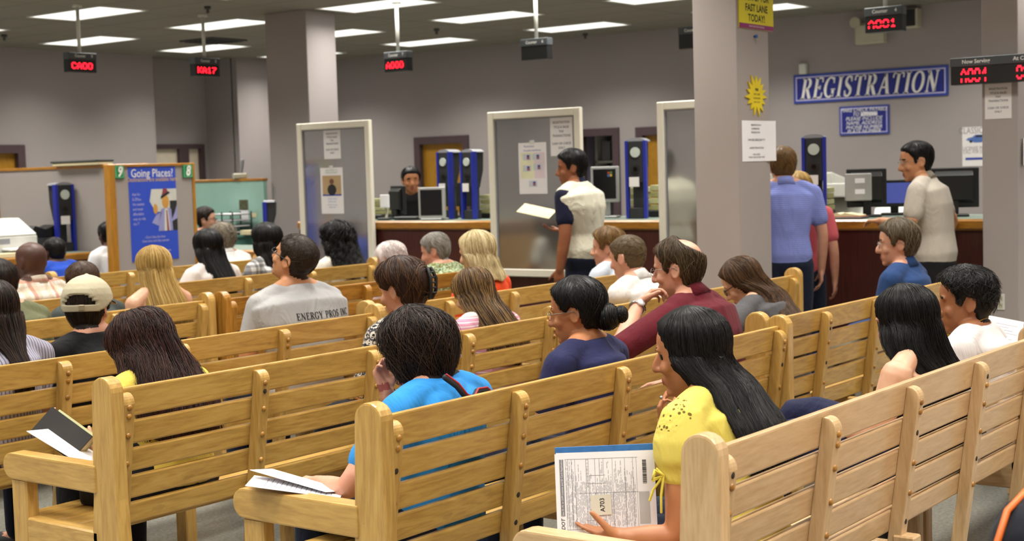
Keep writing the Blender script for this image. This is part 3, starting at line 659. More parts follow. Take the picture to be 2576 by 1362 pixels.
def printer(loc, rz, s, label, m=M_OFFW):
    t = thing('printer', label, 'printer', loc, None, rz)
    MB().box(-.26 * s, .26 * s, -.2 * s, .22 * s, 0, .2 * s, .02).build('body', m, t); MB().prism([(-.2 * s, .2 * s), (.22 * s, .2 * s), (.22 * s, .36 * s), (.06 * s, .36 * s)], -.25 * s, .25 * s).build('upper_body', m, t, bevel=.012)
    MB().box(-.18 * s, .18 * s, -.34 * s, -.19 * s, .06 * s, .08 * s, .004).build('paper_tray', M_PAPERW, t); MB().box(-.2 * s, -.08 * s, -.2 * s - .003, -.2 * s, .12 * s, .17 * s).build('control_panel', M_GREY, t); return t
p = on_y(8, 600, 11.8); printer((p[0], 11.8, .951), R(4), .95, 'white printer on the low counter at the picture\'s edge, beside a black scanner')
t = thing('scanner', 'black curved scanner on a grey base, between the white printer and camera tower', 'scanner', (on_y(101, 600, 11.98)[0], 11.98, .952)); MB().box(-.14, .14, -.1, .12, 0, .14, .008).build('base', M_DGREY, t)
MB().prism([(-.15, .14), (.15, .14), (.17, .22), (.12, .26), (0, .22), (-.12, .26), (-.17, .2)], -.1, .1, 'XZ').build('scanner_head', M_BLACK, t, bevel=.01)
t = thing('paper_stack', 'cream folder of papers lying in front of the white printer', 'stack of papers', (on_y(14, 640, 11.46)[0], 11.46, .951)); MB().box(-.16, .16, -.05, .05, 0, .04, .004).build('paper', M_CREAM, t)
for px, X, zz, s, lab in ((2070, 12.0, .75, 1.5, 'big white copier on a table behind the large camera tower'), (2008, 13.2, .75, 1.7, 'second white copier, farther back behind the lavender polo man'), (2262, 14.2, .75, 1.0, 'white desktop printer far behind the blue spreadsheet monitor')):
    r = ray(px, 500); y = X * r[1] / r[0]
    st = thing('table', 'plain table carrying the ' + lab.split(' behind')[0].split(', farther')[0].replace('big ', '').replace('second ', 'rear '), 'table', (X, y, 0))
    MB().box(-.4, .4, -.5, .5, .71, .75, .005).build('tabletop', M_GREY, st)
    for e in (-.36, .36):
        for g in (-.45, .45): MB().box(e - .02, e + .02, g - .02, g + .02, 0, .71).build('leg', M_GREY, st)
    pr = printer((X, y, .75), R(-75), s, lab)
    if s > 1.2: MB().prism([(-.24 * s, .36 * s), (.24 * s, .36 * s), (.24 * s, .4 * s), (-.24 * s, .44 * s)], -.24 * s, .24 * s).build('lid', M_OFFW, pr, bevel=.01)
p = on_counter(2124, 9.74)
t = thing('book', 'open book with red edges lying on a dark folder at the counter edge', 'book', tuple(p + np.array([0.04, .02, .0125])), None, R(-84)); MB().prism([(-.14, 0), (.14, 0), (.14, .012), (.03, .03), (0, .02), (-.03, .03), (-.14, .012)], -.075, .075, 'XZ').build('pages', M_CREAM, t); MB().box(-.15, .15, -.08, .08, -.0, .004).build('cover', plain('red_book_cover', 'a8432a', .6), t)
t = thing('folder', 'dark zipped folder under the open red-edged book', 'folder', tuple(p + np.array([0.04, .02, 0])), None, R(-86)); MB().box(-.15, .16, -.085, .085, 0, .012, .004).build('cover', M_DGREY, t)
t = thing('telephone', 'grey desk phone with raised handset on top of the teal partition', 'telephone', (10.925, on_x(603, 430, 10.925)[1], 1.6), None, R(-40)); MB().box(-.08, .08, -.05, .05, 0, .06, .012).build('base', M_BEIGE, t); MB().tube([(.01, 0, .05), (.03, 0, .14), (.035, 0, .2)], .018, 8).build('handset', M_GREY, t, True)
p = on_x(570, 585, 10.62); t = thing('letter_tray', 'black wire letter trays stacked on the teal desk', 'letter tray', (10.7, p[1], .995), None, R(0))
m = MB()
for k in range(4): m.box(-.14, .14, -.17, .17, .02 + k * .065, .026 + k * .065)
for e in (-.14, .13):
    for g in (-.17, .0, .16): m.box(e, e + .01, g, g + .01, 0, .25)
m.build('wire_frame', M_BLACK, t); mm = MB()
for k in range(4): mm.box(-.12, .12, -.15, .15, .026 + k * .065, .036 + k * .065)
mm.build('paper', M_PAPERW, t)
t, W_, H_ = paper_x((603, 503, 625, 557), 10.899, 'wall calendar with a dark photo on the pale teal partition', None, 'calendar', M_PAPERW, 'calendar', False); MB().box(-W_ / 2, W_ / 2, 0.02 * H_, H_ / 2, .003, .005).build('printed_picture', plain('dark_green_photo', '47492f', .6, var=.6, vscale=25), t)
paper_x((632, 536, 645, 547), 10.899, 'tiny cream note right of the calendar', None, 'note', M_CREAM, 'note', False)
t = thing('paper_stack', 'small pile of yellow slips near the letter trays', 'stack of papers', (10.7, on_x(612, 580, 10.7)[1] - .08, .995)); MB().box(-.07, .07, -.06, .06, 0, .05, .004).build('paper', M_CREAM, t)
# shelves of forms seen through the mail hatch
a, b = OP; t = thing('shelf_unit', 'pale shelves full of forms inside the wall hatch', 'shelf', (XW + .62, (a + b) / 2, .35)); m = MB(); hw = (b - a) / 2 - .02
for z in (0, .45, .9, 1.32, 1.75): m.box(-.18, .1, -hw, hw, z, z + .03)
for y in (-hw, 0, hw - .03): m.box(-.18, .1, y, y + .03, 0, 1.75)
m.build('shelving', M_OFFW, t)
rr = random.Random(3)
for z in (.93, 1.35):
    for k in range(2):
        y = -hw * .5 + .01 + k * hw
        f = thing('binder', 'upright pale binder on the %s shelf inside the wall hatch, %s' % (('upper' if z > 1.2 else 'lower'), ('grey spine' if k else 'white spine')), 'binder', (XW + .60, (a + b) / 2 + y, .351 + z)); MB().box(-.13, .1, -.07, .07, 0, .30 - .03 * k, .005).build('cover', [M_PAPERW, M_GREY, M_OFFW][k], f)
# ------------------------------------------------------------------ lettering with serifs (built from strokes)
def ribbon(pts, wid):
    P = np.array(pts, float); w = np.array([wid] * len(P) if np.isscalar(wid) else wid, float)
    T = np.gradient(P, axis=0); T /= np.linalg.norm(T, axis=1)[:, None]; N = np.stack([-T[:, 1], T[:, 0]], 1)
    return [(P + N * w[:, None] / 2, P - N * w[:, None] / 2)]
def arc(cx, cy, rx, ry, a0, a1, thick, thin, n=14):
    t = np.radians(np.linspace(a0, a1, n)); pts = np.stack([cx + rx * np.cos(t), cy + ry * np.sin(t)], 1)
    return ribbon(pts, thin + (thick - thin) * np.abs(np.cos(t)) ** 1.3)
def bar(x0, y0, x1, y1, w): return ribbon([(x0, y0), (x1, y1)], w)
def serif(x, y, w=.15): return bar(x - w, y, x + w, y, .05)
TK, TN = .165, .07
def stem(x, a=0, b=1): return bar(x, a, x, b, TK) + serif(x, a + .025) + serif(x, b - .025)
GL = {'I': (.36, stem(.18)), 'E': (.62, stem(.18) + bar(.18, .972, .56, .972, TN) + bar(.545, .972, .56, .77, TN) + bar(.18, .52, .42, .52, TN) + bar(.42, .62, .42, .42, TN) + bar(.18, .028, .58, .028, TN) + bar(.575, .028, .6, .27, TN)),
      'R': (.70, stem(.18) + bar(.18, .972, .36, .972, TN) + arc(.34, .74, .2, .235, 90, -90, TK, TN) + bar(.18, .5, .36, .5, TN) + bar(.36, .5, .6, .03, TK) + serif(.62, .025, .08)),
      'P': (.60, stem(.18) + bar(.18, .972, .36, .972, TN) + arc(.34, .72, .2, .255, 90, -90, TK, TN) + bar(.18, .46, .36, .46, TN)),
      'G': (.72, arc(.36, .5, .29, .475, 55, 320, TK, TN, 20) + bar(.58, .04, .58, .4, TK * .9) + serif(.58, .4, .13) + bar(.565, .97, .585, .7, TN)),
      'C': (.66, arc(.36, .5, .29, .475, 55, 312, TK, TN, 20) + bar(.565, .97, .585, .7, TN)),
      'S': (.54, arc(.27, .74, .17, .235, 30, 215, TK * .8, TN) + bar(.13, .62, .42, .37, TK) + arc(.27, .26, .18, .235, 35, -150, TK * .8, TN) + bar(.43, .97, .445, .72, TN) + bar(.1, .03, .085, .3, TN)),
      'T': (.66, stem(.33) + bar(.03, .972, .63, .972, TN) + bar(.03, .972, .015, .76, TN) + bar(.63, .972, .645, .76, TN)),
      'A': (.74, bar(.1, .02, .36, .98, TN) + bar(.36, .99, .62, .02, TK) + bar(.2, .34, .52, .34, TN) + serif(.09, .025, .1) + serif(.63, .025, .12)),
      'O': (.74, arc(.37, .5, .29, .475, 0, 360, TK, TN, 30)), 'N': (.74, bar(.14, .02, .14, .98, TN) + bar(.12, .98, .6, .02, TK) + bar(.6, .02, .6, .98, TN) + serif(.14, .025, .1) + serif(.1, .975, .09) + serif(.6, .975, .1)),
      'Y': (.72, bar(.1, .98, .36, .45, TK) + bar(.62, .98, .36, .45, TN) + stem(.36, 0, .5) + serif(.1, .975, .1) + serif(.63, .975, .1)), ' ': (.34, [])}
def serif_text(s, h, width=None, shear=0.0, gap=.06, z0=0.0, z1=.003):
    x = 0; mb = MB()
    for ch in s:
        w, parts = GL[ch]
        for L, Rr in parts:
            n = len(L)
            for i in range(n - 1):
                q = [(p[0] + x + shear * p[1], p[1]) for p in (L[i], L[i + 1], Rr[i + 1], Rr[i])]
                ar = sum(q[k][0] * q[(k + 1) % 4][1] - q[(k + 1) % 4][0] * q[k][1] for k in range(4))
                mb.prism(q if ar > 0 else q[::-1], z0, z1, 'XY')
        x += w + gap
    x -= gap; sx = (width / (x + shear)) if width else h
    mb.v = [((p[0] - (x + shear) / 2) * sx, (p[1] - .5) * h, p[2]) for p in mb.v]; return mb

def rect_x(px, X):
    x0, y0, x1, y1 = px; p, q = on_x(x0, (y0 + y1) / 2, X), on_x(x1, (y0 + y1) / 2, X); a, b = on_x((x0 + x1) / 2, y0, X), on_x((x0 + x1) / 2, y1, X)
    return (X, (p[1] + q[1]) / 2, (a[2] + b[2]) / 2), p[1] - q[1], a[2] - b[2]
def rect_y(px, Y):
    x0, y0, x1, y1 = px; p, q = on_y(x0, (y0 + y1) / 2, Y), on_y(x1, (y0 + y1) / 2, Y); a, b = on_y((x0 + x1) / 2, y0, Y), on_y((x0 + x1) / 2, y1, Y)
    return ((p[0] + q[0]) / 2, Y, (a[2] + b[2]) / 2), q[0] - p[0], a[2] - b[2]
def bordered(t, W_, H_, bw):
    MB().box(-W_ / 2, W_ / 2, -H_ / 2, H_ / 2, .001, .02, .004).build('board', M_NAVYB, t)
    MB().box(-W_ / 2 + bw, W_ / 2 - bw, -H_ / 2 + bw, H_ / 2 - bw, .02, .0215).build('line_field', M_LILAC, t)
    MB().box(-W_ / 2 + bw * 1.5, W_ / 2 - bw * 1.5, -H_ / 2 + bw * 1.5, H_ / 2 - bw * 1.5, .0215, .023).build('blue_field', M_NAVY, t)
c, W_, H_ = rect_x((1998, 176, 2387, 251), XW)
t = thing('sign', 'long blue sign reading REGISTRATION in white italic serif capitals on the wall', 'sign', mat=facing_x(c)); bordered(t, W_, H_, .03)
serif_text('REGISTRATION', H_ * .70, W_ * .91, .24, .1, .023, .032).build('lettering', M_SIGNW, t)
c, W_, H_ = rect_x((2113, 266, 2238, 339), XW)
t = thing('sign', 'small blue sign about making checks payable, below the long REGISTRATION sign', 'sign', mat=facing_x(c)); bordered(t, W_, H_, .022)
kw = dict(shear=.25, sx=1.0)
lines_of_text([('MAKE CHECK PAYABLE', .062, 0, H_ * .36, dict(shear=.25, sx=.9)), ('TO', .058, -W_ * .16, H_ * .21, kw), ('PLEASE INCLUDE', .06, 0, H_ * .06, kw), ('NAME, ADDRESS', .06, 0, -H_ * .09, kw), ('PHONE NUMBER', .06, 0, -H_ * .24, kw), ('PLATE NUMBER', .06, 0, -H_ * .38, kw)], t, M_SIGNW).location = (0, 0, .024)
MB().box(-W_ * .06, W_ * .27, H_ * .15, H_ * .28, .023, .025).build('paper_strip', M_PAPERW, t); text('MassDOT', .05, t, W_ * .1, H_ * .215, .0255, M_GREYINK, 'strip_writing')
c, W_, H_ = rect_x((2421, 319, 2500, 418), XW)
t = thing('poster', 'white poster with a blue classic car, cut off by the right-hand pillar', 'poster', mat=facing_x(c)); MB().box(-W_ / 2, W_ / 2, -H_ / 2, H_ / 2, .001, .004).build('sheet', M_PAPER, t)
text('CLASSIC CAR', .1, t, W_ * .02, H_ * .40, .005, M_GREYINK, 'headline', sx=.75)
m = MB(); a = [(-.38, .17), (-.32, .22), (-.18, .24), (-.08, .30), (.14, .30), (.26, .24), (.36, .21), (.38, .16), (.1, .1), (-.1, .1)]
m.mat(0).prism([(x * W_, y * H_) for x, y in a][::-1], .004, .0055, 'XY'); m.mat(1).prism([(x * W_, y * H_) for x, y in ((-.08, .235), (.2, .235), (.13, .285), (-.05, .285))], .0055, .006, 'XY')
for x in (-.22, .2): m.mat(1).prism(blob(x * W_, .13 * H_, .05 * W_, .035 * H_, 0), .0055, .006, 'XY')
m.build('printed_car', [plain('print_blue', '4a6aa8', .6), M_BLACKM], t)
lines_of_text([('LICENSE PLATES', .06, 0, -.05 * H_, dict(sx=.8)), ('CALL FOR DETAILS', .05, 0, -.14 * H_, dict(sx=.8))], t, M_GREYINK).location = (0, 0, .005); MB().box(-W_ * .4, W_ * .4, -H_ * .34, -H_ * .28, .004, .0055).build('blue_band', M_NAVYB, t)
c, W_, H_ = rect_x((2015, 160, 2033, 187), XW); t = thing('motion_sensor', 'small cream sensor box above the start of the REGISTRATION sign', 'sensor', mat=facing_x(c)); MB().box(-W_ / 2, W_ / 2, -H_ / 2, H_ / 2, 0, .07, .01).build('casing', M_OFFW, t)
c, W_, H_ = rect_x((2160, 62, 2232, 111), XW); t = thing('emergency_light', 'beige emergency light box with a lamp head, high on the wall', 'emergency light', mat=facing_x(c)); MB().box(-W_ / 2, W_ / 2, -H_ / 2, H_ / 2, 0, .12, .01).build('casing', M_BEIGE, t)
for e in (-.45, .45): MB().cyl((e * W_, H_ * .62, .06), (e * W_, H_ * .62, .15), .05, 14, .065).build('lamp_head', M_BEIGE, t); 
MB().box(-W_ * .47, W_ * .47, H_ * .48, H_ * .6, .04, .08).build('bracket', M_BEIGE, t)
c, W_, H_ = rect_x((2268, 24, 2319, 72), XW); t = thing('wall_monitor', 'black square speaker in a beige case high on the wall beside the counter display', 'speaker', mat=facing_x(c)); MB().box(-W_ / 2, W_ / 2, -H_ / 2, H_ / 2, 0, .14, .008).build('casing', M_BEIGE, t); MB().box(-W_ * .47, W_ * .4, -H_ * .42, H_ * .46, .14, .145).build('dark_screen', M_BLACK, t)  # taken as a hung monitor: dark square screen in a beige housing

# ------------------------------------------------------------------ hanging LED displays
DOT = {'A': ('00100', '01010', '10001', '10001', '11111', '10001', '10001'), '0': ('01110', '10001', '10001', '10001', '10001', '10001', '01110'), '1': ('00100', '01100', '00100', '00100', '00100', '00100', '01110'),
       '4': ('00010', '00110', '01010', '10010', '11111', '00010', '00010'), 'K': ('10001', '10010', '10100', '11000', '10100', '10010', '10001'), 'C': ('01110', '10001', '10000', '10000', '10000', '10001', '01110'), '7': ('11111', '00001', '00010', '00100', '01000', '01000', '01000'), '3': ('01110', '10001', '00001', '00110', '00001', '10001', '01110'), '8': ('01110', '10001', '10001', '01110', '10001', '10001', '01110')}
def leds(s, w, h, parent, x, y, z, rows=range(7)):
    m = MB(); cw = w / (len(s) * 6 - 1); ch = h / 7
    for k, c in enumerate(s):
        for r in rows:
            for q in range(5):
                if DOT[c][r][q] == '1': cx, cy = x - w / 2 + (k * 6 + q + .5) * cw, y + h / 2 - (r + .5) * ch; m.box(cx - cw * .46, cx + cw * .46, cy - ch * .46, cy + ch * .46, z, z + .002)
    return m.build('led_digits', M_LED, parent)
M_HEAD = plain('dark_grey_green_header', '43474a', .5)
def display(box, face, plane, label, title, num, led=None, rows=range(7), size=None):
    c, W_, H_ = (rect_x if face == 'x' else rect_y)(box, plane); t = thing('counter_display', label, 'display', mat=(facing_x if face == 'x' else facing_y)(c)); d = .09
    hy = H_ / 2 - H_ * .34
    MB().box(-W_ / 2, W_ / 2, hy, H_ / 2, -d, .004, .003).build('header', M_HEAD, t); MB().box(-W_ / 2 + .003, W_ / 2 - .003, -H_ / 2, hy, -d, 0, .003).build('screen_box', M_BLACK, t)
    lines_of_text([(title, H_ * .2, -W_ * .09, (hy + H_ / 2) / 2, dict(sx=.95, bold=.0006)), (num, H_ * .2, W_ * .33, (hy + H_ / 2) / 2, dict(bold=.0006))], t, M_SIGNW).location = (0, 0, .0045)
    MB().cyl((0, H_ / 2, -d / 2), (0, CEIL - c[2], -d / 2), .018, 10).build('ceiling_pole', M_OFFW, t, True); MB().cyl((0, CEIL - c[2] - .02, -d / 2), (0, CEIL - c[2], -d / 2), .05, 16).build('ceiling_plate', M_OFFW, t)
    if led: leds(led, W_ * .74, H_ * (.5 if len(rows) > 5 and 3 not in rows else .32), t, -W_ * .03, (-H_ / 2 + hy) / 2, .001, rows)
    return t
DX = 11.2
q = on_z(204, 12, CEIL); display((173, 133, 243, 182), 'y', q[1], 'black hanging counter display with red letters above the far left door', 'Counter', '9', 'CA00')
q = on_z(520, 37, CEIL); display((491, 146, 553, 192), 'y', q[1], 'black hanging counter display with red letters in front of the recessed door', 'Counter', '8', 'KA17')
display((966, 130, 1024, 180), 'x', DX, 'hanging counter display with two lines of red lights, right of the square pillar', 'Counter', '7', 'A000', (0, 2, 3, 4, 5, 6))
display((1310, 97, 1377, 150), 'x', DX, 'unlit hanging counter display with dark screen above the middle frosted screen', 'Counter', '6')
display((1706, 66, 1784, 121), 'x', DX, 'unlit hanging counter display half hidden by the poster-covered pillar', 'Counter', '5')
display((2175, 17, 2270, 80), 'x', DX, 'lit hanging counter display reading A001 above the beige polo man', 'Counter', '4', 'A001', (0, 1, 2, 5, 6))
c, W_, H_ = rect_x((2390, 138, 2660, 207), C3x - .1); X = C3x - .1
t = thing('serving_display', 'wide black Now Serving display fixed to the right-hand pillar, red A004 lit', 'display', mat=facing_x(c)); H3 = H_ * .33
MB().box(-W_ / 2, W_ / 2, H_ / 2 - H3, H_ / 2, -.085, .004, .003).build('header', M_HEAD, t); MB().box(-W_ / 2 + .003, W_ / 2 - .003, -H_ / 2, H_ / 2 - H3, -.085, 0, .003).build('screen_box', M_BLACK, t); MB().box(-.08, .08, -.06, .06, -.1, -.085).build('mounting_plate', M_DGREY, t)
lines_of_text([('Now Serving', H_ * .2, -W_ * .25, H_ / 2 - H3 / 2, dict(sx=1.0, bold=.0006)), ('At Counter', H_ * .2, W_ * .22, H_ / 2 - H3 / 2, dict(bold=.0006))], t, M_SIGNW).location = (0, 0, .0045)
leds('A004', W_ * .25, H_ * .5, t, -W_ * .27, -H_ * .17, .001, (0, 1, 2, 5, 6)); leds('03', W_ * .12, H_ * .5, t, W_ * .19, -H_ * .17, .001, (0, 1, 2, 5, 6))
t, W_, H_ = paper_x((2478, 210, 2545, 299), C3x, 'white registration notice on the right-hand pillar below the Now Serving display', REG, tape=False)
c, W_, H_ = rect_x((2508, 740, 2528, 780), C3x); t = thing('wall_outlet', 'white electrical outlet low on the right-hand pillar', 'outlet', mat=facing_x(c)); MB().box(-W_ / 2, W_ / 2, -H_ / 2, H_ / 2, 0, .006, .002).build('cover_plate', M_OFFW, t)
m = MB()
for y in (.22, -.22): m.box(-W_ * .28, W_ * .28, H_ * (y - .17), H_ * (y + .17), .006, .008, .002)
m.build('socket_face', M_BEIGE, t); m = MB()
for y in (.22, -.22): m.box(-W_ * .14, -W_ * .08, H_ * (y - .08), H_ * (y + .08), .008, .0085).box(W_ * .08, W_ * .14, H_ * (y - .08), H_ * (y + .08), .008, .0085)
m.build('slots', M_HOLE, t)
c, W_, H_ = rect_y((2567, 348, 2640, 415), C3y); t = thing('notice', 'curled white notice on the right-hand face of the right-hand pillar at the frame edge', 'notice', mat=facing_y((c[0], C3y, c[2])))
MB().prism([(W_ / 2, .001), (W_ / 2, .003), (-W_ / 2 + .05, .004), (-W_ / 2, .02), (-W_ / 2, .018), (-W_ / 2 + .05, .002)], -H_ / 2, H_ / 2, 'XZ').build('sheet', M_PAPERW, t)

# ------------------------------------------------------------------ posters on the middle pillar (face towards -Y)
def place_y(px, name, label, cat, off=.0): c, W_, H_ = rect_y(px, C2y - off); return thing(name, label, cat, mat=facing_y(c)), W_, H_
t, W_, H_ = place_y((1856, -52, 1942, 74), 'poster', 'yellow board reading SIGN UP FOR FAST LANE TODAY at the pillar top', 'poster')
MB().box(-W_ / 2, W_ / 2, -H_ / 2, H_ / 2, .001, .008).build('board', plain('bright_yellow_board', 'ddd01c', .5, var=.02), t); MB().box(-W_ / 2, W_ / 2, -H_ / 2, -H_ * .405, .008, .009).build('purple_strip', plain('purple_print', '8a2468', .5), t)
lines_of_text([('SIGN UP FOR', H_ * .20, 0, H_ * .12, dict(sx=.92, bold=.0015)), ('FAST LANE', H_ * .20, 0, -H_ * .09, dict(sx=.98, bold=.0015)), ('TODAY!', H_ * .20, 0, -H_ * .29, dict(sx=.98, bold=.0015))], t, M_INK).location = (0, 0, .0085)
text('SEE RMV DIRECTORY FOR DETAILS', H_ * .05, t, 0, -H_ * .452, .0092, M_SIGNW, 'strip_writing', sx=.85)
t, W_, H_ = place_y((1871, 187, 1929, 293), 'starburst_sign', 'yellow star-shaped sign about free fast lane transponders on the pillar', 'sign')
n_ = 15; pr = []; rr = random.Random(11)
for k in range(2 * n_):
    a = math.pi / 2 + math.pi * k / n_; r = 1.0 * rr.uniform(.82, 1.05) if k % 2 == 0 else .56 * rr.uniform(.9, 1.1); pr.append((W_ / 2 * r * math.cos(a) * 1.0, H_ / 2 * r * math.sin(a)))
MB().prism(pr, .001, .01, 'XY').build('board', plain('deep_yellow_board', 'dcc41c', .5), t)
lines_of_text([('FREE', H_ * .085, 0, H_ * .13, dict(sx=.9, bold=.001)), ('FAST LANE', H_ * .07, 0, H_ * .02, dict(sx=.9)), ('TRANSPONDERS', H_ * .06, 0, -H_ * .075, dict(sx=.8)), ('JOIN TODAY', H_ * .06, 0, -H_ * .165, dict(sx=.9))], t, M_INK).location = (0, 0, .0105)
t, W_, H_ = place_y((1866, 304, 1941, 406), 'notice', 'white transaction notice curling off the pillar below the yellow star', 'notice')
MB().prism([(-W_ / 2, .001), (W_ * .3, .001), (W_ / 2, .03), (W_ / 2, .032), (W_ * .3, .003), (-W_ / 2, .003)], -H_ / 2, H_ / 2, 'XZ').build('sheet', M_PAPERW, t)
lines_of_text([('REGISTRATION &', H_ * .065, -W_ * .04, H_ * .39, dict(sx=1.05)), ('SUSPENSIONS', H_ * .065, -W_ * .06, H_ * .30, dict(sx=1.05)), ('TRANSACTION', H_ * .065, -W_ * .06, H_ * .21, dict(sx=1.05)), ('CASH OR CHECK ONLY!!!!!!', H_ * .07, -W_ * .03, H_ * .03, dict(sx=1.05)), ('LICENSE TRANSACTION', H_ * .065, -W_ * .03, -H_ * .17, dict(sx=1.05)), ('CASH, CHECK', H_ * .06, -W_ * .04, -H_ * .33, dict(sx=1.05)), ('MONEY CARD OR CREDIT CARD', H_ * .06, -W_ * .03, -H_ * .40, dict(sx=.95)), ('_______________', H_ * .07, -W_ * .03, H_ * .035, dict(sx=1.0))], t, M_INK).location = (0, 0, .0045)
q = on_y(1897, 92, C2y); t = thing('push_pin', 'blue push pin with a dangling thread on the pillar below the yellow board', 'push pin', mat=facing_y(tuple(q))); MB().cyl((0, 0, 0), (0, 0, .022), .006, 10, .012).build('pin_head', plain('blue_pin', '2a62b0', .4), t, True); MB().tube([(0, -.004, .008), (.008, -.03, .012), (.016, -.05, .01)], .0012, 6).build('thread', M_GREY, t)

# ------------------------------------------------------------------ small ceiling fittings
for k, (px, py, w) in enumerate(((1098, 72, 'between two fluorescent lights left of the dark displays'), (1472, 84, 'near the wall above the mail hatch'), (522, 16, 'above the display by the recess'), (10, 87, 'near the far left picture corner'))):
    q = on_z(px, py, CEIL); t = thing('sprinkler_head', 'dark sprinkler head on the ceiling ' + w, 'sprinkler', tuple(q)); MB().cyl((0, 0, -.03), (0, 0, 0), .035, 14).build('collar', M_DGREY, t, True); MB().cyl((0, 0, -.07), (0, 0, -.03), .015, 10).build('nozzle', M_DGREY, t)
q = on_z(537, 101, CEIL); t = thing('air_vent', 'dark square air vent in the ceiling near the recessed door', 'vent', tuple(q)); MB().box(-.3, .3, -.3, .3, -.02, 0, .004).build('frame', M_DGREY, t)
m = MB()
for k in range(6): m.box(-.26, .26, -.25 + k * .09, -.2 + k * .09, -.028, -.02)
m.build('louvres', M_BLACKM, t)
# ------------------------------------------------------------------ people: geometry helpers
HZ = np.array([-.118, -.108, -.092, -.072, -.05, -.03, -.01, .01, .03, .05, .07, .088, .102, .112, .118])
HF = np.array([.052, .070, .080, .085, .086, .088, .086, .090, .094, .093, .086, .070, .048, .026, .004])
HB = np.array([.01, .02, .034, .052, .070, .084, .094, .1, .103, .102, .096, .083, .064, .040, .008])
HW = np.array([.016, .034, .048, .059, .066, .071, .075, .077, .078, .077, .072, .061, .046, .028, .006])
def head_pt(z, a, jaw=1.0):
    yf, yb, w = np.interp(z, HZ, HF), np.interp(z, HZ, HB), np.interp(z, HZ, HW)
    w = w * np.where(z < -.02, jaw, 1.0); ca, sa = np.cos(a), np.sin(a); Y = np.where(ca > 0, yf, yb)
    r = (np.abs(sa / w) ** 2.2 + np.abs(ca / Y) ** 2.2) ** (-1 / 2.2)
    return np.stack([r * sa, r * ca, z + 0 * a], -1)
def loft(rings):
    """closed surface through rings of equal length"""
    nr, n = len(rings), len(rings[0]); V = np.concatenate([np.asarray(r, float) for r in rings])
    F = [(i * n + j, i * n + (j + 1) % n, (i + 1) * n + (j + 1) % n, (i + 1) * n + j) for i in range(nr - 1) for j in range(n)]
    return V, F + [tuple(range(n))[::-1], tuple(range((nr - 1) * n, nr * n))]
def etube(pts, rx, ry, n=20):
    """torso-like loft: ellipses whose wide axis is local x"""
    P = np.array(pts, float); T = np.gradient(P, axis=0); T /= np.linalg.norm(T, axis=1)[:, None]; t = np.arange(n) * 2 * math.pi / n; rings = []
    for p, d, a, b in zip(P, T, rx, ry):
        ux = np.array([1.0, 0, 0]); uy = np.cross(d, ux); uy /= np.linalg.norm(uy)
        rings.append(p + a * np.cos(t)[:, None] * ux + b * np.sin(t)[:, None] * uy)
    return loft(rings)
def taper(pts, r, n=12, sub=3):
    """tube through joints with interpolated radii and softened bends"""
    P = np.array(pts, float); r = np.array(r, float); m = len(P); t = np.linspace(0, m - 1, (m - 1) * sub + 1)
    Q = np.stack([np.interp(t, range(m), P[:, i]) for i in range(3)], 1); R_ = np.interp(t, range(m), r)
    for _ in range(1):
        S = Q.copy(); S[1:-1] = .5 * Q[1:-1] + .25 * (Q[:-2] + Q[2:]); Q = S
    return tube_vf(Q, R_, n)
def remesh(parts, voxel, smooth=3, fac=.55):
    V, F = [], []
    for v, f in parts:
        o = len(V); V += [tuple(p) for p in np.asarray(v, float)]; F += [tuple(o + i for i in g) for g in f]
    me = bpy.data.meshes.new('tmp'); me.from_pydata(V, [], F); me.update(); o = bpy.data.objects.new('tmp', me); COL.objects.link(o)
    m = o.modifiers.new('r', 'REMESH'); m.mode = 'VOXEL'; m.voxel_size = voxel; m.use_smooth_shade = True
    s = o.modifiers.new('s', 'SMOOTH'); s.factor = fac; s.iterations = smooth
    dg = bpy.context.evaluated_depsgraph_get(); out = bpy.data.meshes.new_from_object(o.evaluated_get(dg))
    bpy.data.objects.remove(o); bpy.data.meshes.remove(me)
    out.polygons.foreach_set('use_smooth', [True] * len(out.polygons)); return out
def co(me): a = np.empty(len(me.vertices) * 3); me.vertices.foreach_get('co', a); return a.reshape(-1, 3)
def apply(M, P): P = np.asarray(P, float); m = np.array(M); return P @ m[:3, :3].T + m[:3, 3]
def unit(v): v = np.asarray(v, float); return v / np.linalg.norm(v)

def hand(w, d, n, curl, side, k=1.0, thumb=None, spread=.0):
    """five fingers on a palm: w wrist, d finger direction, n the way the palm faces"""
    w = np.array(w, float); d = unit(d); n = np.array(n, float); n = unit(n - d * (n @ d)); s = np.cross(d, n) * (1 if side == 'R' else -1); P = []
    P.append(taper([w - d * .02, w + d * .02], [.024 * k, .024 * k], 10))
    for i, (o, L, r) in enumerate(((.031, .074, .0090), (.0105, .083, .0094), (-.0105, .077, .0090), (-.031, .060, .0080))):
        kn = w + d * (.086 - .006 * abs(i - 1)) * k + s * o * k; P.append(taper([w + d * .01 + s * o * .55 * k, kn], [.0145 * k, .0120 * k], 8)); a = 0; p = kn; pts = [kn - d * .006 * k]; dd0 = unit(d + s * o * (1.5 + spread * 14))
        for seg, bend in ((.44, 38), (.31, 62), (.25, 42)):
            a += R(bend) * curl * (1 + .12 * (i - 1)); dd = dd0 * math.cos(a) + n * math.sin(a); p = p + dd * L * seg * k; pts.append(p)
        P.append(taper(pts, np.linspace(r, r * .8, len(pts)) * k, 8, 2))
    b = w + d * .022 * k + s * .022 * k; td = unit(thumb) if thumb is not None else unit(s * .75 + d * .72 + n * .35); t2 = unit(td + d * .25 + n * .2 * curl)
    P.append(taper([w + d * .005 * k, b, b + td * .042 * k, b + td * .042 * k + t2 * .032 * k, b + td * .042 * k + t2 * .056 * k], np.array([.017, .0165, .0125, .0105, .0088]) * k, 8, 2))
    return P

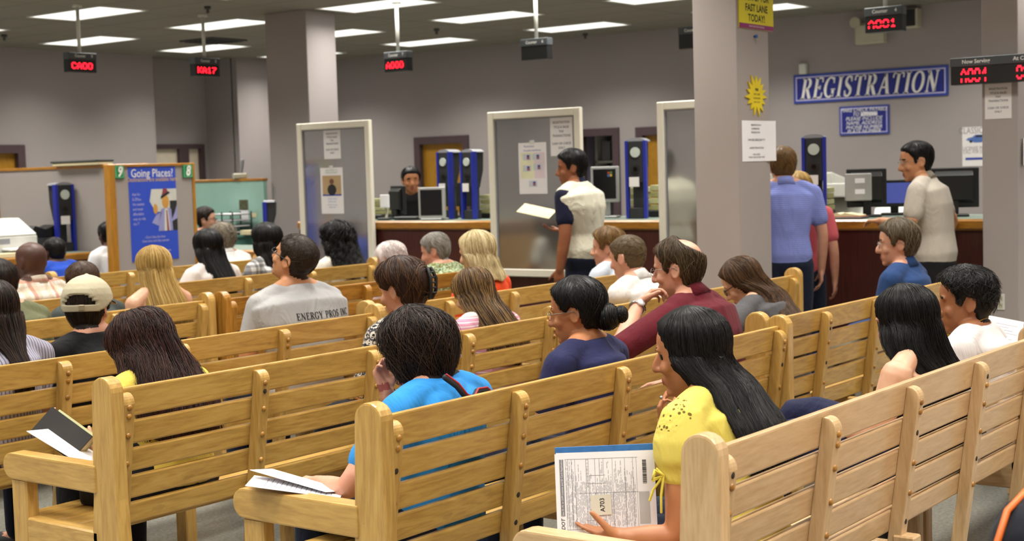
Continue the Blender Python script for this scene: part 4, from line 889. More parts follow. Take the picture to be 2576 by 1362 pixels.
# hair -----------------------------------------------------------------------------------------------
HA = np.radians([0, 30, 48, 62, 70, 78, 88, 104, 113, 125, 180])
LINES = {'short': [.074, .072, .056, .03, -.018, -.005, .028, .022, -.04, -.078, -.088], 'woman': [.078, .074, .05, .015, -.03, -.06, -.08, -.09, -.1, -.1, -.1],
         'up': [.078, .074, .056, .03, .005, .01, .03, .02, -.02, -.055, -.066], 'crop': [.07, .066, .046, .024, -.02, -.01, .026, .018, -.03, -.06, -.066],
         'fringe': [.2, .2, .2, .06, -.01, .0, .03, .022, -.035, -.07, -.08]}
def hair_grid(M, line, th, jaw, rows=26, na=48, lump=.25, seed=0, bald=None):
    z = np.concatenate([np.linspace(.1178, .10, 6), np.linspace(.092, -.105, rows)]); a = np.arange(na) * 2 * math.pi / na
    A, Z = np.meshgrid(a, z); P = head_pt(Z, A, jaw); ang = np.where(A > math.pi, 2 * math.pi - A, A); zl = np.interp(ang, HA, LINES[line] if isinstance(line, str) else line)
    b = np.clip((Z - zl) / .014 + .5, 0, 1)
    if bald is not None:
        cx, cy, cz, rr = bald; b = b * np.clip((np.linalg.norm(P - np.array([cx, cy, cz]), axis=-1) - rr) / .02, 0, 1)
    rg = np.random.default_rng(seed); t = np.interp(Z, [-.1, .0, .06, .118], [th[2], th[1], (th[0] + th[1]) / 2, th[0]])
    ph = rg.uniform(0, 6, 6); t = t * (1 + lump * (.5 * np.sin(3 * A + ph[0] + 20 * Z) + .5 * np.sin(7 * A + ph[1] - 35 * Z)))
    c = np.array([0, -.008, .015]); D = P - c; ln = np.linalg.norm(D, axis=-1, keepdims=True)
    G = c + D * (1 + (t * b - .010 * (1 - b))[..., None] / ln)
    return apply(M, G.reshape(-1, 3)).reshape(G.shape), b, A, Z
def fall_rows(hc, hyaw, prof, na, rows, L, seed, wav=.0):
    """rings of a hanging mass of hair: prof = (drop, y-centre, half width, half depth) below the head centre"""
    pr = np.array(prof); rg = np.random.default_rng(seed + 5); a = np.arange(na) * 2 * math.pi / na; out = []; ph = rg.uniform(0, 6, 4); ends = 1 + .05 * np.sin(4 * a + ph[2]) + .04 * np.sin(9 * a + ph[3])
    for i in range(rows):
        f = i / (rows - 1); dz = pr[0][0] + (L - pr[0][0]) * f; yc, hw, hd = (np.interp(dz, pr[:, 0], pr[:, j]) for j in (1, 2, 3))
        lump = 1 + .05 * np.sin(5 * a + ph[0] + 3 * f) + .05 * np.sin(9 * a + ph[1] - 2 * f) + wav * np.sin(14 * f + 3 * a)
        x, y = hw * np.sin(a) * lump, yc + hd * np.cos(a) * lump; yw = hyaw * (1 - float(np.clip((dz - .06) / .14, 0, 1))); c, s = math.cos(yw), math.sin(yw)
        out.append(np.stack([x * c - y * s, x * s + y * c, -dz * (1 + (ends - 1) * f ** 2)], 1) + hc)
    return np.array(out)
def strands(G, ok, n, r, seed, span, off=.003, drift=.15, curl=0.0, steps=10, r0max=.6, tip=1.0, freq=9.0):
    """thin three-sided hairs running down the columns of a hair surface"""
    rg = np.random.default_rng(seed); nr, na = G.shape[:2]; ctr = G.mean(axis=1)
    i0 = rg.uniform(0, nr * r0max, n); a0 = rg.uniform(0, na, n); L = rg.uniform(span[0], span[1], n) * nr
    t = np.linspace(0, 1, steps); I = np.clip(i0[:, None] + L[:, None] * t, 0, nr - 1.001); Aq = (a0[:, None] + rg.normal(0, drift, n)[:, None] * na / 12 * t) % na
    i, j = I.astype(int), Aq.astype(int); fi, fj = (I - i)[..., None], (Aq - j)[..., None]; j1 = (j + 1) % na; i1 = np.minimum(i + 1, nr - 1)
    P = (G[i, j] * (1 - fi) + G[i1, j] * fi) * (1 - fj) + (G[i, j1] * (1 - fi) + G[i1, j1] * fi) * fj
    good = ok[i, j].min(axis=1) > .45; P = P[good]; n = len(P)
    if n == 0: return np.zeros((0, 3)), []
    C = ctr[i[good]]; N = P - C; N /= np.maximum(1e-6, np.linalg.norm(N, axis=-1, keepdims=True))
    lift = off * (rg.uniform(.1, 1, n)[:, None] + tip * rg.uniform(0, 1.2, n)[:, None] * t ** 2); P = P + N * lift[..., None]
    if curl:
        T = np.gradient(P, axis=1); T /= np.maximum(1e-6, np.linalg.norm(T, axis=-1, keepdims=True)); S = np.cross(T, N); ph = rg.uniform(0, 6.28, n)[:, None]
        P = P + curl * (np.sin(freq * t * 2 + ph)[..., None] * S + np.cos(freq * t * 2 + ph)[..., None] * N)
    T = np.gradient(P, axis=1); T /= np.maximum(1e-6, np.linalg.norm(T, axis=-1, keepdims=True)); S = np.cross(T, N); S /= np.maximum(1e-6, np.linalg.norm(S, axis=-1, keepdims=True))
    rad = r * (1 - .75 * t ** 3)[None, :, None]; V = np.stack([P + N * rad, P - N * rad * .5 + S * rad, P - N * rad * .5 - S * rad], 2)
    st = P.shape[1]; b = (np.arange(n)[:, None, None] * st + np.arange(st - 1)[None, :, None]) * 3; q = np.arange(3)[None, None, :]; q1 = (q + 1) % 3
    F = np.stack([b + q, b + q1, b + 3 + q1, b + 3 + q], -1).reshape(-1, 4)
    return V.reshape(-1, 3), F
def mesh_np(name, chunks, smooth=True):
    """chunks: (V, F array or list, material index)"""
    V, F, mi, o = [], [], [], 0
    for v, f, k in chunks:
        if len(v) == 0: continue
        V.append(np.asarray(v, float)); F += [tuple(int(x) + o for x in g) for g in f]; mi += [k] * len(f); o += len(v)
    me = bpy.data.meshes.new(name); me.from_pydata(np.concatenate(V).tolist(), [], F); me.polygons.foreach_set('material_index', mi); me.polygons.foreach_set('use_smooth', [smooth] * len(mi)); me.update(); return me

def hairmat(key, lo, hi, rough=.48):
    if 'hair_' + key in MATS: return [MATS['hair_%s%s' % (key, e)] for e in ('', '_strand', '_strand_light')]
    base = plain('hair_' + key, lo, rough, var=.25, vscale=30, spec=.2)
    n = NT('hair_%s_strand' % key); n.color(srgb(lo)); n.set(Roughness=rough, Specular_IOR_Level=.3); MATS['hair_%s_strand' % key] = n.m
    n = NT('hair_%s_strand_light' % key); n.color(srgb(hi)); n.set(Roughness=rough * .9, Specular_IOR_Level=.35); MATS['hair_%s_strand_light' % key] = n.m
    return hairmat(key, lo, hi)
H_BLACK = hairmat('black', '0e0c0c', '1d1817', .42); H_DARK = hairmat('dark_brown', '1e1410', '3c281c'); H_REDBR = hairmat('reddish_brown', '26130e', '472418'); H_BROWN = hairmat('brown', '3c2818', '644628'); H_LIGHT = hairmat('light_brown', '5e4526', '94713c')
H_BLOND = hairmat('honey_blond', '97773c', 'c8a866'); H_PLAT = hairmat('pale_blond', 'a89468', 'e0d0a8'); H_GREY = hairmat('grey', '77726a', 'a8a49c'); H_SILV = hairmat('silver_brown', '6c6254', '9a9080'); H_WHITE = hairmat('white', 'c8bcb8', 'ece4e2'); H_BUZZ = hairmat('short_brown', '544530', '6c5a40')
def skin(key, c):
    k = 'skin_' + key
    if k in MATS: return MATS[k]
    n = NT(k); v = n.coords(); f = n.noise(v, 14, 4); c = srgb(c); lo = (c[0] * .9, c[1] * .8, c[2] * .78, 1)
    n.color(n.ramp(f, [(.35, lo), (.65, c)])); n.set(Roughness=.5, Subsurface_Weight=.08, Subsurface_Scale=.02); n.b.inputs['Subsurface Radius'].default_value = (1, .35, .2); n.bump(n.noise(v, 220, 2), .05, .002); MATS[k] = n.m; return n.m
S_FAIR = skin('fair', 'd3a688'); S_PINK = skin('pinkish', 'c9967c'); S_MED = skin('medium', 'a06a46'); S_TAN = skin('tan', 'b57a52'); S_BROWN = skin('brown', '8a5434'); S_DARK = skin('dark', '4a2c20'); S_OLIVE = skin('olive', 'c08a62')
M_LIP = plain('lip_colour', '9c5048', .5); M_EYEW = plain('eye_white', 'd8d2ca', .3); M_IRIS = plain('dark_iris', '1c120c', .2)
def cloth(key, c, pattern=None, c2='ffffff', c3='888888', scale=1.0, bump=.35, rough=.85):
    k = 'cloth_' + key
    if k in MATS: return MATS[k]
    n = NT(k); v = n.coords(); base = srgb(c); a, b = srgb(c2), srgb(c3); col = None
    def stripe(axis, freq, width, phase=0.0):
        sp = n.new('ShaderNodeSeparateXYZ'); n.link(v, sp.inputs[0]); return n.math('LESS_THAN', n.math('FRACT', n.math('MULTIPLY_ADD', sp.outputs[axis], freq) if False else n.math('ADD', n.math('MULTIPLY', sp.outputs[axis], freq), phase), 0), width)
    f = n.noise(v, 9, 3); lo = tuple(x * .93 for x in base[:3]) + (1,); col = n.ramp(f, [(.35, lo), (.65, base)])
    if pattern == 'plaid':
        for ax in (0, 2): col = n.mix(n.math('MULTIPLY', stripe(ax, 16 * scale, .42, .1), .55), col, a)
        for ax in (0, 2): col = n.mix(n.math('MULTIPLY', stripe(ax, 8 * scale, .16, .7), .6), col, b)
    elif pattern == 'stripe_v': col = n.mix(stripe(0, 70 * scale, .35), col, a)
    elif pattern == 'stripe_h': col = n.mix(stripe(2, 55 * scale, .4), col, a); sp = n.new('ShaderNodeSeparateXYZ'); n.link(v, sp.inputs[0]); col = n.mix(n.math('MULTIPLY', n.math('LESS_THAN', sp.outputs[2], .93), n.math('MULTIPLY', stripe(2, 55 * scale, .75), .8)), col, b)
    elif pattern == 'fine_h': col = n.mix(n.math('MULTIPLY', stripe(2, 75 * scale, .4), .5), col, a)
    elif pattern in ('print', 'paisley'):
        vo = n.new('ShaderNodeTexVoronoi'); vo.inputs['Scale'].default_value = 26 * scale; n.link(v, vo.inputs['Vector']); d = vo.outputs['Distance']
        r = n.ramp(d, [(.0, a), (.18, a), (.22, base), (.42, base), (.46, b), (.62, b), (.66, base)], 'CONSTANT'); w = n.noise(v, 60 * scale, 2, .5, 1.5)
        col = n.mix(n.math('GREATER_THAN', w, .56), r, b if pattern == 'print' else a)
    elif pattern == 'heather': col = n.mix(n.math('MULTIPLY', n.noise(v, 260, 2), .35), col, a)
    elif pattern == 'eyelet':
        vo = n.new('ShaderNodeTexVoronoi'); vo.inputs['Scale'].default_value = 62; n.link(v, vo.inputs['Vector']); sp = n.new('ShaderNodeSeparateXYZ'); n.link(v, sp.inputs[0])
        big = n.noise(v, 9, 2); m = n.math('MULTIPLY', n.math('LESS_THAN', vo.outputs['Distance'], .30), n.math('MULTIPLY', n.math('GREATER_THAN', sp.outputs[2], .885), n.math('GREATER_THAN', big, .52)))
        col = n.mix(m, col, a)
    n.color(col); n.set(Roughness=rough, Sheen_Weight=.04, Specular_IOR_Level=.2)
    h = n.noise(n.coords((1, 1, .55)), 7, 4, .55, 1.2); n.bump(h, bump, .05); MATS[k] = n.m; return n.m
# ------------------------------------------------------------------ people: one builder
def dirl(a): return np.array([0, math.sin(R(a)), math.cos(R(a))])
def person(label, px, py, row=None, X=None, off=.215, kind='sit', lean=-8, byaw=0, hyaw=0, hpitch=0, hroll=0, neckf=18, b=1.0, fat=1.0, hs=1.0, jaw=1.0, sk=S_FAIR,
           shirt=None, sleeve='short', collar=None, pants=None, shoes=None, hair=None, arms=None, vox=.011, glasses=None, seed=1, handk=1.0, feet=.0, zseat=.505, legs=None, female=False, puff=.6):
    hair = hair or dict(line='none'); th = hair.get('th', (.016, .010, .010)); S_ = S = None
    k = 1.0; Rb = Matrix.Rotation(R(byaw), 4, 'Z'); Rb3 = np.array(Rb.to_3x3()); p0 = np.array([0, 0, zseat if kind == 'sit' else .93])
    for _ in range(6):
        if kind == 'stand': p0 = np.array([0, 0, .93 * k])
        q_ = .945 if kind == 'sit' else 1.0; wai = p0 + .17 * q_ * k * dirl(lean * .5); che = wai + .19 * q_ * k * dirl(lean); c7 = che + .165 * q_ * k * dirl(lean + 9); hc = c7 + .135 * (.4 + .6 * k) * dirl(lean + neckf) + np.array([0, .012, 0])
        hw = Rb3 @ hc
        if X is not None: P = on_x(px, py, X); root = np.array([X - hw[0], P[1] - hw[1], 0])
        else: P = on_y(px, py, row + off + hw[1]); root = np.array([P[0] - hw[0], row + off, 0])
        nom = hc[2] + (.118 + th[0]) * hs; base = p0[2] if kind == 'sit' else 0.0; hh = .118 * hs + th[0] * hs
        k = float(np.clip(k * (P[2] - hh - base) / max(.2, (nom - hh - base)), .80, 1.16))
    M = Matrix.Translation(hc) @ Matrix.Rotation(R(hyaw), 4, 'Z') @ Matrix.Rotation(-R(hpitch), 4, 'X') @ Matrix.Rotation(R(hroll), 4, 'Y') @ Matrix.Diagonal((hs, hs, hs, 1))
    loc = lambda w: Rb3.T @ (np.array(w, float) - root); ldir = lambda w: Rb3.T @ np.array(w, float)
    sh = {'L': c7 + np.array([-.178 * b, .012, -.062 * k]), 'R': c7 + np.array([.178 * b, .012, -.062 * k])}
    A = {}
    for s, e in (('L', -1), ('R', 1)):
        a = dict((arms or {}).get(s, {}))
        if kind == 'sit': el = sh[s] + np.array([e * .055, .05, -.25 * k]); wr = np.array([e * .085, .30, zseat + .135]); d, n = np.array([-e * .35, 1, -.15]), np.array([0, 0, -1.0])
        else: el = sh[s] + np.array([e * .06, -.03, -.28 * k]); wr = el + np.array([e * .0, .05, -.25 * k]); d, n = np.array([0, .12, -1]), np.array([-e, .2, 0])
        A[s] = dict(el=loc(a['el']) if 'el' in a else el, wr=loc(a['wr']) if 'wr' in a else wr, d=ldir(a['d']) if 'd' in a else d, n=ldir(a['n']) if 'n' in a else n, curl=a.get('curl', .45), thumb=ldir(a['thumb']) if 'thumb' in a else None)
        for q in ('el', 'wr'):
            if q + '_l' in a: A[s][q] = np.array(a[q + '_l'])
    hipx = .088; L = {}
    for s, e in (('L', -1), ('R', 1)):
        if kind == 'sit':
            kn = np.array([e * .125, .43, zseat + .02]); an = np.array([e * .125, .44 + feet, .09])
            if legs and s in legs: kn, an = (np.array(q) for q in legs[s])
        else: kn = np.array([e * .10, .03, .49 * k]); an = np.array([e * .105, -.01, .09])
        L[s] = (p0 + np.array([e * hipx, 0, .015 if kind == 'sit' else -.02]), kn, an)
    B, bs = b, b * k; fem = .93 if female else 1.0
    hM = lambda P: apply(M, P)
    # -- body: head, neck, torso, limbs and hands joined into one skin
    na = 36; t = np.arange(na) * 2 * math.pi / na; parts = [loft([hM(head_pt(np.full(na, z), t, jaw)) for z in np.concatenate([HZ[:1], np.linspace(-.112, .112, 24), HZ[-1:]])])]
    parts.append(taper(hM([(0, .078, .02), (0, .092, .0), (0, .104, -.022), (0, .106, -.036)]), np.array([.010, .0095, .0125, .0145]) * hs, 10))
    for v in (((-.011, .094, -.039), (.0095, .012, .008)), ((.011, .094, -.039), (.0095, .012, .008)), ((0, .083, -.0665), (.024, .0125, .0075)), ((0, .082, -.078), (.021, .0125, .0075)), ((0, .068, -.103), (.024, .018, .016)),
              ((-.03, .081, .021), (.026, .012, .0085)), ((.03, .081, .021), (.026, .012, .0085)), ((-.042, .062, -.03), (.024, .022, .022)), ((.042, .062, -.03), (.024, .022, .022))):
        V, F = ball_vf((0, 0, 0), v[1], 12); parts.append((hM(V + np.array(v[0])), F))
    for e in (-1, 1):
        tt = np.linspace(0, 2 * math.pi, 13)[:-1]; ring = np.stack([e * (.077 + .007 * np.sin(tt * .5) ** 2), -.014 + .016 * np.cos(tt) - .005 * np.sin(tt), -.006 + .027 * np.sin(tt)], 1)
        parts.append(taper(hM(np.vstack([ring, ring[:1]])), np.full(13, .0056) * hs, 8, 2)); V, F = ball_vf((0, 0, 0), (.007, .014, .024), 12); parts.append((hM(V + np.array([e * .0755, -.012, -.006])), F)); V, F = ball_vf((0, 0, 0), (.006, .008, .009), 10); parts.append((hM(V + np.array([e * .078, -.007, -.031])), F))
    nb = hM([(0, -.018, -.055)])[0]; parts.append(taper([c7 + np.array([0, .012, -.05]), c7 * .5 + nb * .5 + np.array([0, .006, -.01]), nb], np.array([.064, .0555, .058]) * fem * (.5 + .5 * fat), 16))
    fx = (1.0 if not female else .92)
    parts.append(etube([p0 - [0, 0, .06], p0 + [0, 0, .05], wai, che, che + (c7 - che) * .5, c7 - [0, 0, .035], c7], np.array([.12, .15, .125, .145 * bs, .16 * bs, .12 * bs, .055]) * fx * fat, np.array([.085, .105, .09, .10, .095, .07, .05]) * fat))
    for s in 'LR':
        a = A[s]; parts.append(taper([c7 * .6 + nb * .4, c7 * .4 + sh[s] * .6 + np.array([0, 0, .022]), sh[s]], np.array([.05, .046, .05]) * fem, 12))
        parts.append(taper([sh[s], sh[s] * .5 + a['el'] * .5, a['el'], a['el'] * .5 + a['wr'] * .5, a['wr']], np.array([.053, .047, .038, .036, .0255]) * fem * (.4 + .6 * fat), 14)); parts += hand(a['wr'], a['d'], a['n'], a['curl'], s, handk * (.93 if female else 1.0), a['thumb'])
        h, kn, an = L[s]; parts.append(taper([h, h * .5 + kn * .5, kn, kn * .55 + an * .45, an], np.array([.082, .075, .055, .05, .036]), 12)); fd = unit([0, 1, -.12]) if kind == 'stand' else unit([(1 if s == 'R' else -1) * .12, 1, -.1]); parts.append(taper([an - [0, .0, .02], an + fd * .09 - [0, 0, .035], an + fd * .17 - [0, 0, .05]], [.038, .036, .026], 10))
    me = remesh(parts, vox, 2 if vox > .006 else 3); body = link('person', me); body.location = root; body.rotation_euler = (0, 0, R(byaw)); tag(body, label, 'person')
    hm = hair.get('mat', [sk]); 
    for m in (sk, M_LIP, hm[0]): me.materials.append(m)
    C = np.empty(len(me.polygons) * 3); me.polygons.foreach_get('center', C); C = C.reshape(-1, 3); Q = apply(M.inverted(), C); x, y, z = Q.T; mi = np.zeros(len(C), int)
    mi[(np.abs(x) < .024) & (z > -.084) & (z < -.0615) & (y > .085)] = 1
    mi[(np.abs(np.abs(x) - .031) < .018) & (np.abs(z - .0235) < .0045) & (y > .065)] = 2
    if hair.get('line') != 'none':
        ang = np.abs(np.arctan2(x, y)); ln = np.interp(ang, HA, LINES[hair['line']] if isinstance(hair['line'], str) else hair['line']); cap = (z > ln + .004) & (z < .16) & (x ** 2 + y ** 2 < .013) & (np.abs(x) < .0815)
        if hair.get('bald') is not None: cx, cy, cz, rr = hair['bald']; cap &= ((x - cx) ** 2 + (y - cy) ** 2 + (z - cz) ** 2) > (rr + .008) ** 2
        mi[cap] = 2
    me.polygons.foreach_set('material_index', mi.tolist())
    for e in (-1, 1):
        m = MB(); m.mat(0).ball((0, 0, 0), .0112 * hs, 14); m.mat(1).ball((0, .0058 * hs, 0), .0060 * hs, 12); o = m.xform(M @ Matrix.Translation((e * .031, .0700, .003)) @ Matrix.Diagonal((1 / hs,) * 3 + (1,)) ).build('eye', [M_EYEW, M_IRIS], body, True)
    # -- shirt
    if shirt is not None:
        g = .016; sp = [etube([p0 - [0, 0, .03], p0 + [0, 0, .05], wai, che, che + (c7 - che) * .5, c7 - [0, 0, .045], c7 - [0, 0, .012], c7 + [0, .006, .012]], np.array([.165, .178, .155, .168 * bs, .178 * bs, .145 * bs, .088, .071]) * fx * fat, np.array([.115, .130, .118, .122, .115, .094, .076, .066]) * (.3 + .7 * fat))]
        sp.append((lambda vf: (vf[0], vf[1]))(ball_vf(c7 + np.array([0, -.004, -.078 * k]), (.172 * b * fx, .098 * (.4 + .6 * fat), .085), 20)))
        for s in 'LR':
            if sleeve == 'none':
                sp = sp[:1]; sp[0] = etube([p0 - [0, 0, .03], p0 + [0, 0, .05], wai, che, che + (c7 - che) * .45, che + (c7 - che) * .62], np.array([.165, .178, .155, .168 * bs, .166 * bs, .13 * bs]) * fx * fat, np.array([.115, .130, .118, .122, .112, .09]) * (.3 + .7 * fat)); e = -1 if s == 'L' else 1
                sp.append(taper([che + (c7 - che) * .5 + np.array([e * .085, -.085, 0]), c7 + np.array([e * .082, -.012, .004]), che + (c7 - che) * .5 + np.array([e * .085, .085, 0])], [.022, .020, .022], 10))
                if s == 'R': sp.append(taper([che + (c7 - che) * .5 + np.array([-.085, -.085, 0]), c7 + np.array([-.082, -.012, .004]), che + (c7 - che) * .5 + np.array([-.085, .085, 0])], [.022, .020, .022], 10))
                continue
            a = A[s]; sp.append(taper([c7 - [0, 0, .02], c7 * .45 + sh[s] * .55 + np.array([0, 0, .018]), sh[s]], np.array([.056, .058, .062]) * fem, 12)); el, wr = a['el'], a['wr']; u = el - sh[s]
            if sleeve == 'cap': sp.append(taper([sh[s], sh[s] + u * .28, sh[s] + u * .42], [.064, .066, .060], 12))
            elif sleeve == 'puff': sp.append(taper([sh[s], sh[s] + u * puff * .4, sh[s] + u * puff * .8, sh[s] + u * puff], [.066, .080, .076, .058], 16))
            elif sleeve == 'short': sp.append(taper([sh[s], sh[s] + u * .35, sh[s] + u * .62], np.array([.066, .066, .064]) * fem, 14))
            elif sleeve == 'elbow': sp.append(taper([sh[s], sh[s] + u * .5, sh[s] + u * .93], np.array([.066, .064, .060]) * fem, 14))
            elif sleeve == 'long': sp.append(taper([sh[s], sh[s] + u * .5, el, el * .5 + wr * .5, wr + (el - wr) * .06], np.array([.066, .058, .052, .048, .038]) * fem, 14))
        vs = max(.007, vox * 1.1); sm = remesh(sp, vs, int(min(9, .062 / vs)), .6); so = link('shirt', sm, body); sm.materials.append(shirt)
        if sleeve == 'colour_block': pass
        if collar is not None:
            q = np.arange(24) * 2 * math.pi / 24; ax = unit(nb - c7); ux = np.array([1.0, 0, 0]); uy = np.cross(ax, ux); rings = []
            for hh2, rr in ((-.015, .080), (.03, .068), (.042, .065), (.040, .060), (.0, .060)): rings.append(c7 + ax * hh2 + np.array([0, .006, 0]) + rr * fem * (np.cos(q)[:, None] * ux * 1.05 + np.sin(q)[:, None] * uy))
            V, F = loft(rings); cm = mesh_np('collar', [(V, F, 0)]); cm.materials.append(collar); link('collar', cm, body)
    if pants is not None:
        pp_ = [etube([p0 - [0, 0, .075], p0 - [0, 0, .02], p0 + [0, 0, .045]], np.array([.150, .172, .168]) * fx * fat, np.array([.105, .122, .118]) * (.4 + .6 * fat))]
        for s in 'LR':
            h, kn, an = L[s]; pp_.append(taper([h, h * .5 + kn * .5, kn, kn * .5 + an * .5, an + (kn - an) * .04], np.array([.098, .090, .073, .066, .060]), 14))
        pm = remesh(pp_, max(.010, vox * 1.2), 2); pm.materials.append(pants); link('trousers', pm, body)
    for s in 'LR':
        h, kn, an = L[s]; e = 1 if s == 'R' else -1; fd = unit([0 if kind == 'stand' else e * .12, 1, 0]); m = MB(); V, F = taper([an - fd * .045 - [0, 0, .045], an + fd * .06 - [0, 0, .047], an + fd * .15 - [0, 0, .055], an + fd * .19 - [0, 0, .06]], [.043, .043, .038, .026], 12)
        V[:, 2] = np.maximum(V[:, 2], .001); m.add(V, F); m.build('shoe', shoes or M_BLACKM, body, True)
    # -- hair
    if hair.get('line') != 'none':
        ln = hair['line']; sd = seed; G, okm, AA, ZZ = hair_grid(M, ln, th, jaw, lump=hair.get('lump', .25), seed=sd, bald=hair.get('bald')); nsk = G.shape[0]; full, okf = G, okm
        if 'fall' in hair:
            prof, Lh = hair['fall']; keep = int(nsk * hair.get('keep', .60)); ff = .3 + .7 * fat; md = che + (c7 - che) * .5
            zq = [p0[2], wai[2], che[2], md[2], c7[2] - .03, c7[2] + .02, c7[2] + .06]; yq = [p0[1] - .13 * ff, wai[1] - .122 * ff, che[1] - .13 * ff, md[1] - .128 * ff, c7[1] - .104 * ff, c7[1] - .078, c7[1] - .045]; bare = .012 if sleeve != 'none' else -.01
            pr_ = np.array(prof); dd = np.linspace(pr_[0, 0], max(pr_[-1, 0], Lh / hs), 40); pd = np.stack([dd] + [np.interp(dd, pr_[:, 0], pr_[:, q]) for q in (1, 2, 3)], 1)
            for row in pd:
                yk = np.interp(hc[2] - row[0] * hs, zq, yq) - hc[1] - bare - hair.get('body', .018)
                if hc[2] - row[0] * hs < c7[2] + .06: row[1] = min(row[1], yk / hs + row[3])
            for _ in range(3): pd[1:-1, 1] = .25 * pd[:-2, 1] + .5 * pd[1:-1, 1] + .25 * pd[2:, 1]
            rows = fall_rows(hc, R(hyaw), pd * hs, G.shape[1], 26, Lh, sd, hair.get('wav', 0.0)); full = np.concatenate([G[:keep], rows])
            ang = np.where(AA[0] > math.pi, 2 * math.pi - AA[0], AA[0]); okf = np.concatenate([okm[:keep], np.repeat((ang > hair.get('front', 1.0)).astype(float)[None], 26, 0)])
        V, F = loft(list(full)); ch = [(V, F, 0)]; n = hair.get('n', 260); r = hair.get('r', .0012); span = hair.get('span', (.18, .35) if 'fall' not in hair else (.45, .95))
        for k_, (fr, mi_) in enumerate(((.6, 1), (.4, 2))):
            v, f = strands(full, okf, int(n * fr), r, sd * 10 + k_, span, hair.get('off', .004), hair.get('drift', .25), hair.get('curl', 0.0), hair.get('steps', 9 if 'fall' not in hair else 16), hair.get('r0max', .62 if 'fall' not in hair else .3), hair.get('tip', 1.0), hair.get('freq', 9.0)); ch.append((v, f, mi_))
        for c, rr in hair.get('balls', []): V, F = ball_vf((0, 0, 0), rr, 18); ch.append((hM(V + np.array(c)), F, 0)); 
        for c, rr in hair.get('balls', []):
            rg = np.random.default_rng(sd); V2 = []; 
            for q in range(60):
                ph = rg.uniform(0, 6.28); tl = rg.uniform(-.9, .9); tt = np.linspace(0, rg.uniform(1.5, 3.5), 10) + ph; pts = np.array(c) + np.stack([rr[0] * 1.04 * np.cos(tt) * math.cos(tl * 1.2), np.full(10, rr[1] * 1.03 * math.sin(tl * 1.2)), rr[2] * 1.04 * np.sin(tt) * math.cos(tl * 1.2)], 1); v, f = tube_vf(hM(pts), np.full(10, r * 1.2), 4, False); ch.append((v, f, 1 + q % 2))
        hme = mesh_np('hair', ch); [hme.materials.append(m) for m in hair['mat']]; link('hair', hme, body)
    if glasses:
        gm = M_BLACK if glasses == 'black' else plain('thin_metal_frame', '8d8a86', .3, metal=.8); m = MB(); rr = .0022 if glasses == 'black' else .0013
        for e in (-1, 1):
            tt = np.linspace(0, 2 * math.pi, 15); m.tube(hM(np.stack([e * .033 + .023 * np.cos(tt), .099 - .006 * np.cos(tt) * e * np.sign(np.cos(tt)) * 0 + 0 * tt, -.002 + .0165 * np.sin(tt)], 1)), rr, 6, False); m.tube(hM([(e * .056, .097, .004), (e * .072, .085, .006), (e * .083, .02, .008), (e * .086, -.012, .010), (e * .085, -.026, -.008)]), rr, 6)
        m.tube(hM([(-.011, .101, .003), (0, .106, .006), (.011, .101, .003)]), rr, 6); go = m.build('glasses', gm, body, True, label='black-framed glasses' if glasses == 'black' else 'thin metal-framed glasses')
    return dict(o=body, M=M, hc=hc, c7=c7, root=root, k=k, A=A, sh=sh, hM=hM, Rb=Rb, che=che, wai=wai, p0=p0, loc=loc)
def P_y(px, py, Y): return on_y(px, py, Y)
IMG_R, IMG_U, IMG_F = CAMR @ np.array([1, 0, 0]), CAMR @ np.array([0, -1.0, 0]), CAMR @ np.array([0, 0, 1.0])     # the viewer's right, up and forward, as world directions
JEAN = cloth('dark_jeans', '1a2032'); BLACKP = cloth('black_trousers', '17171a'); KHAKI = cloth('khaki_trousers', '6e6450'); LJEAN = cloth('light_jeans', '8fa6c8'); NAVYP = cloth('navy_trousers', '181c38'); GREYP = cloth('grey_trousers', '3c3c42')
LONG = [(.0, -.012, .090, .098), (.05, -.022, .094, .095), (.10, -.045, .100, .085), (.16, -.085, .110, .082), (.22, -.115, .122, .080), (.32, -.13, .120, .072), (.5, -.135, .095, .06)]
BOB = [(.0, -.012, .092, .094), (.04, -.02, .097, .092), (.09, -.032, .098, .086), (.14, -.045, .088, .072), (.18, -.06, .075, .055)]
# ------------------------------------------------------------------ the people, nearest first
ROW = ROWS
# woman in the yellow blouse
yel = cloth('yellow_eyelet', 'dccb62', 'eyelet', '6f5a22')
pc = P_y(1524, 1240, 2.2)
A_ = person('person with long straight black hair and yellow eyelet blouse, holding a blue folder of forms', 1737, 768, ROW['R1'], off=.25, lean=8, hyaw=14, hpitch=6, neckf=24, hs=1.03, jaw=.9, sk=S_TAN, shirt=yel, sleeve='puff', puff=.42, pants=JEAN, vox=.0056, seed=3, female=True,
    hair=dict(line='woman', th=(.016, .014, .018), mat=H_BLACK, fall=([(.0, -.012, .096, .098), (.05, -.024, .103, .094), (.10, -.05, .110, .088), (.16, -.08, .116, .07), (.22, -.10, .108, .055), (.32, -.12, .095, .045), (.5, -.13, .07, .04)], .36), body=.020, n=1500, r=.00085, drift=.22, lump=.06, off=.003, front=.75),
    arms=dict(L=dict(el=P_y(1706, 1352, 1.99), wr=P_y(1572, 1350, 2.12), d=-IMG_R * .8 + IMG_F * .6 + IMG_U * .1, n=IMG_U * .9 - IMG_R * .1, curl=.18, thumb=-IMG_R * .62 + IMG_U * .72 - IMG_F * .1),
              R=dict(el=P_y(1790, 1190, 2.12), wr=P_y(1672, 1078, 2.27), d=IMG_U * 1.0 - IMG_R * .12, n=IMG_R * .6 - IMG_F * .2, curl=.75)))
bow = MB(); q = A_['sh']['L'] + (A_['A']['L']['el'] - A_['sh']['L']) * .44 + np.array([-.055, .02, 0])
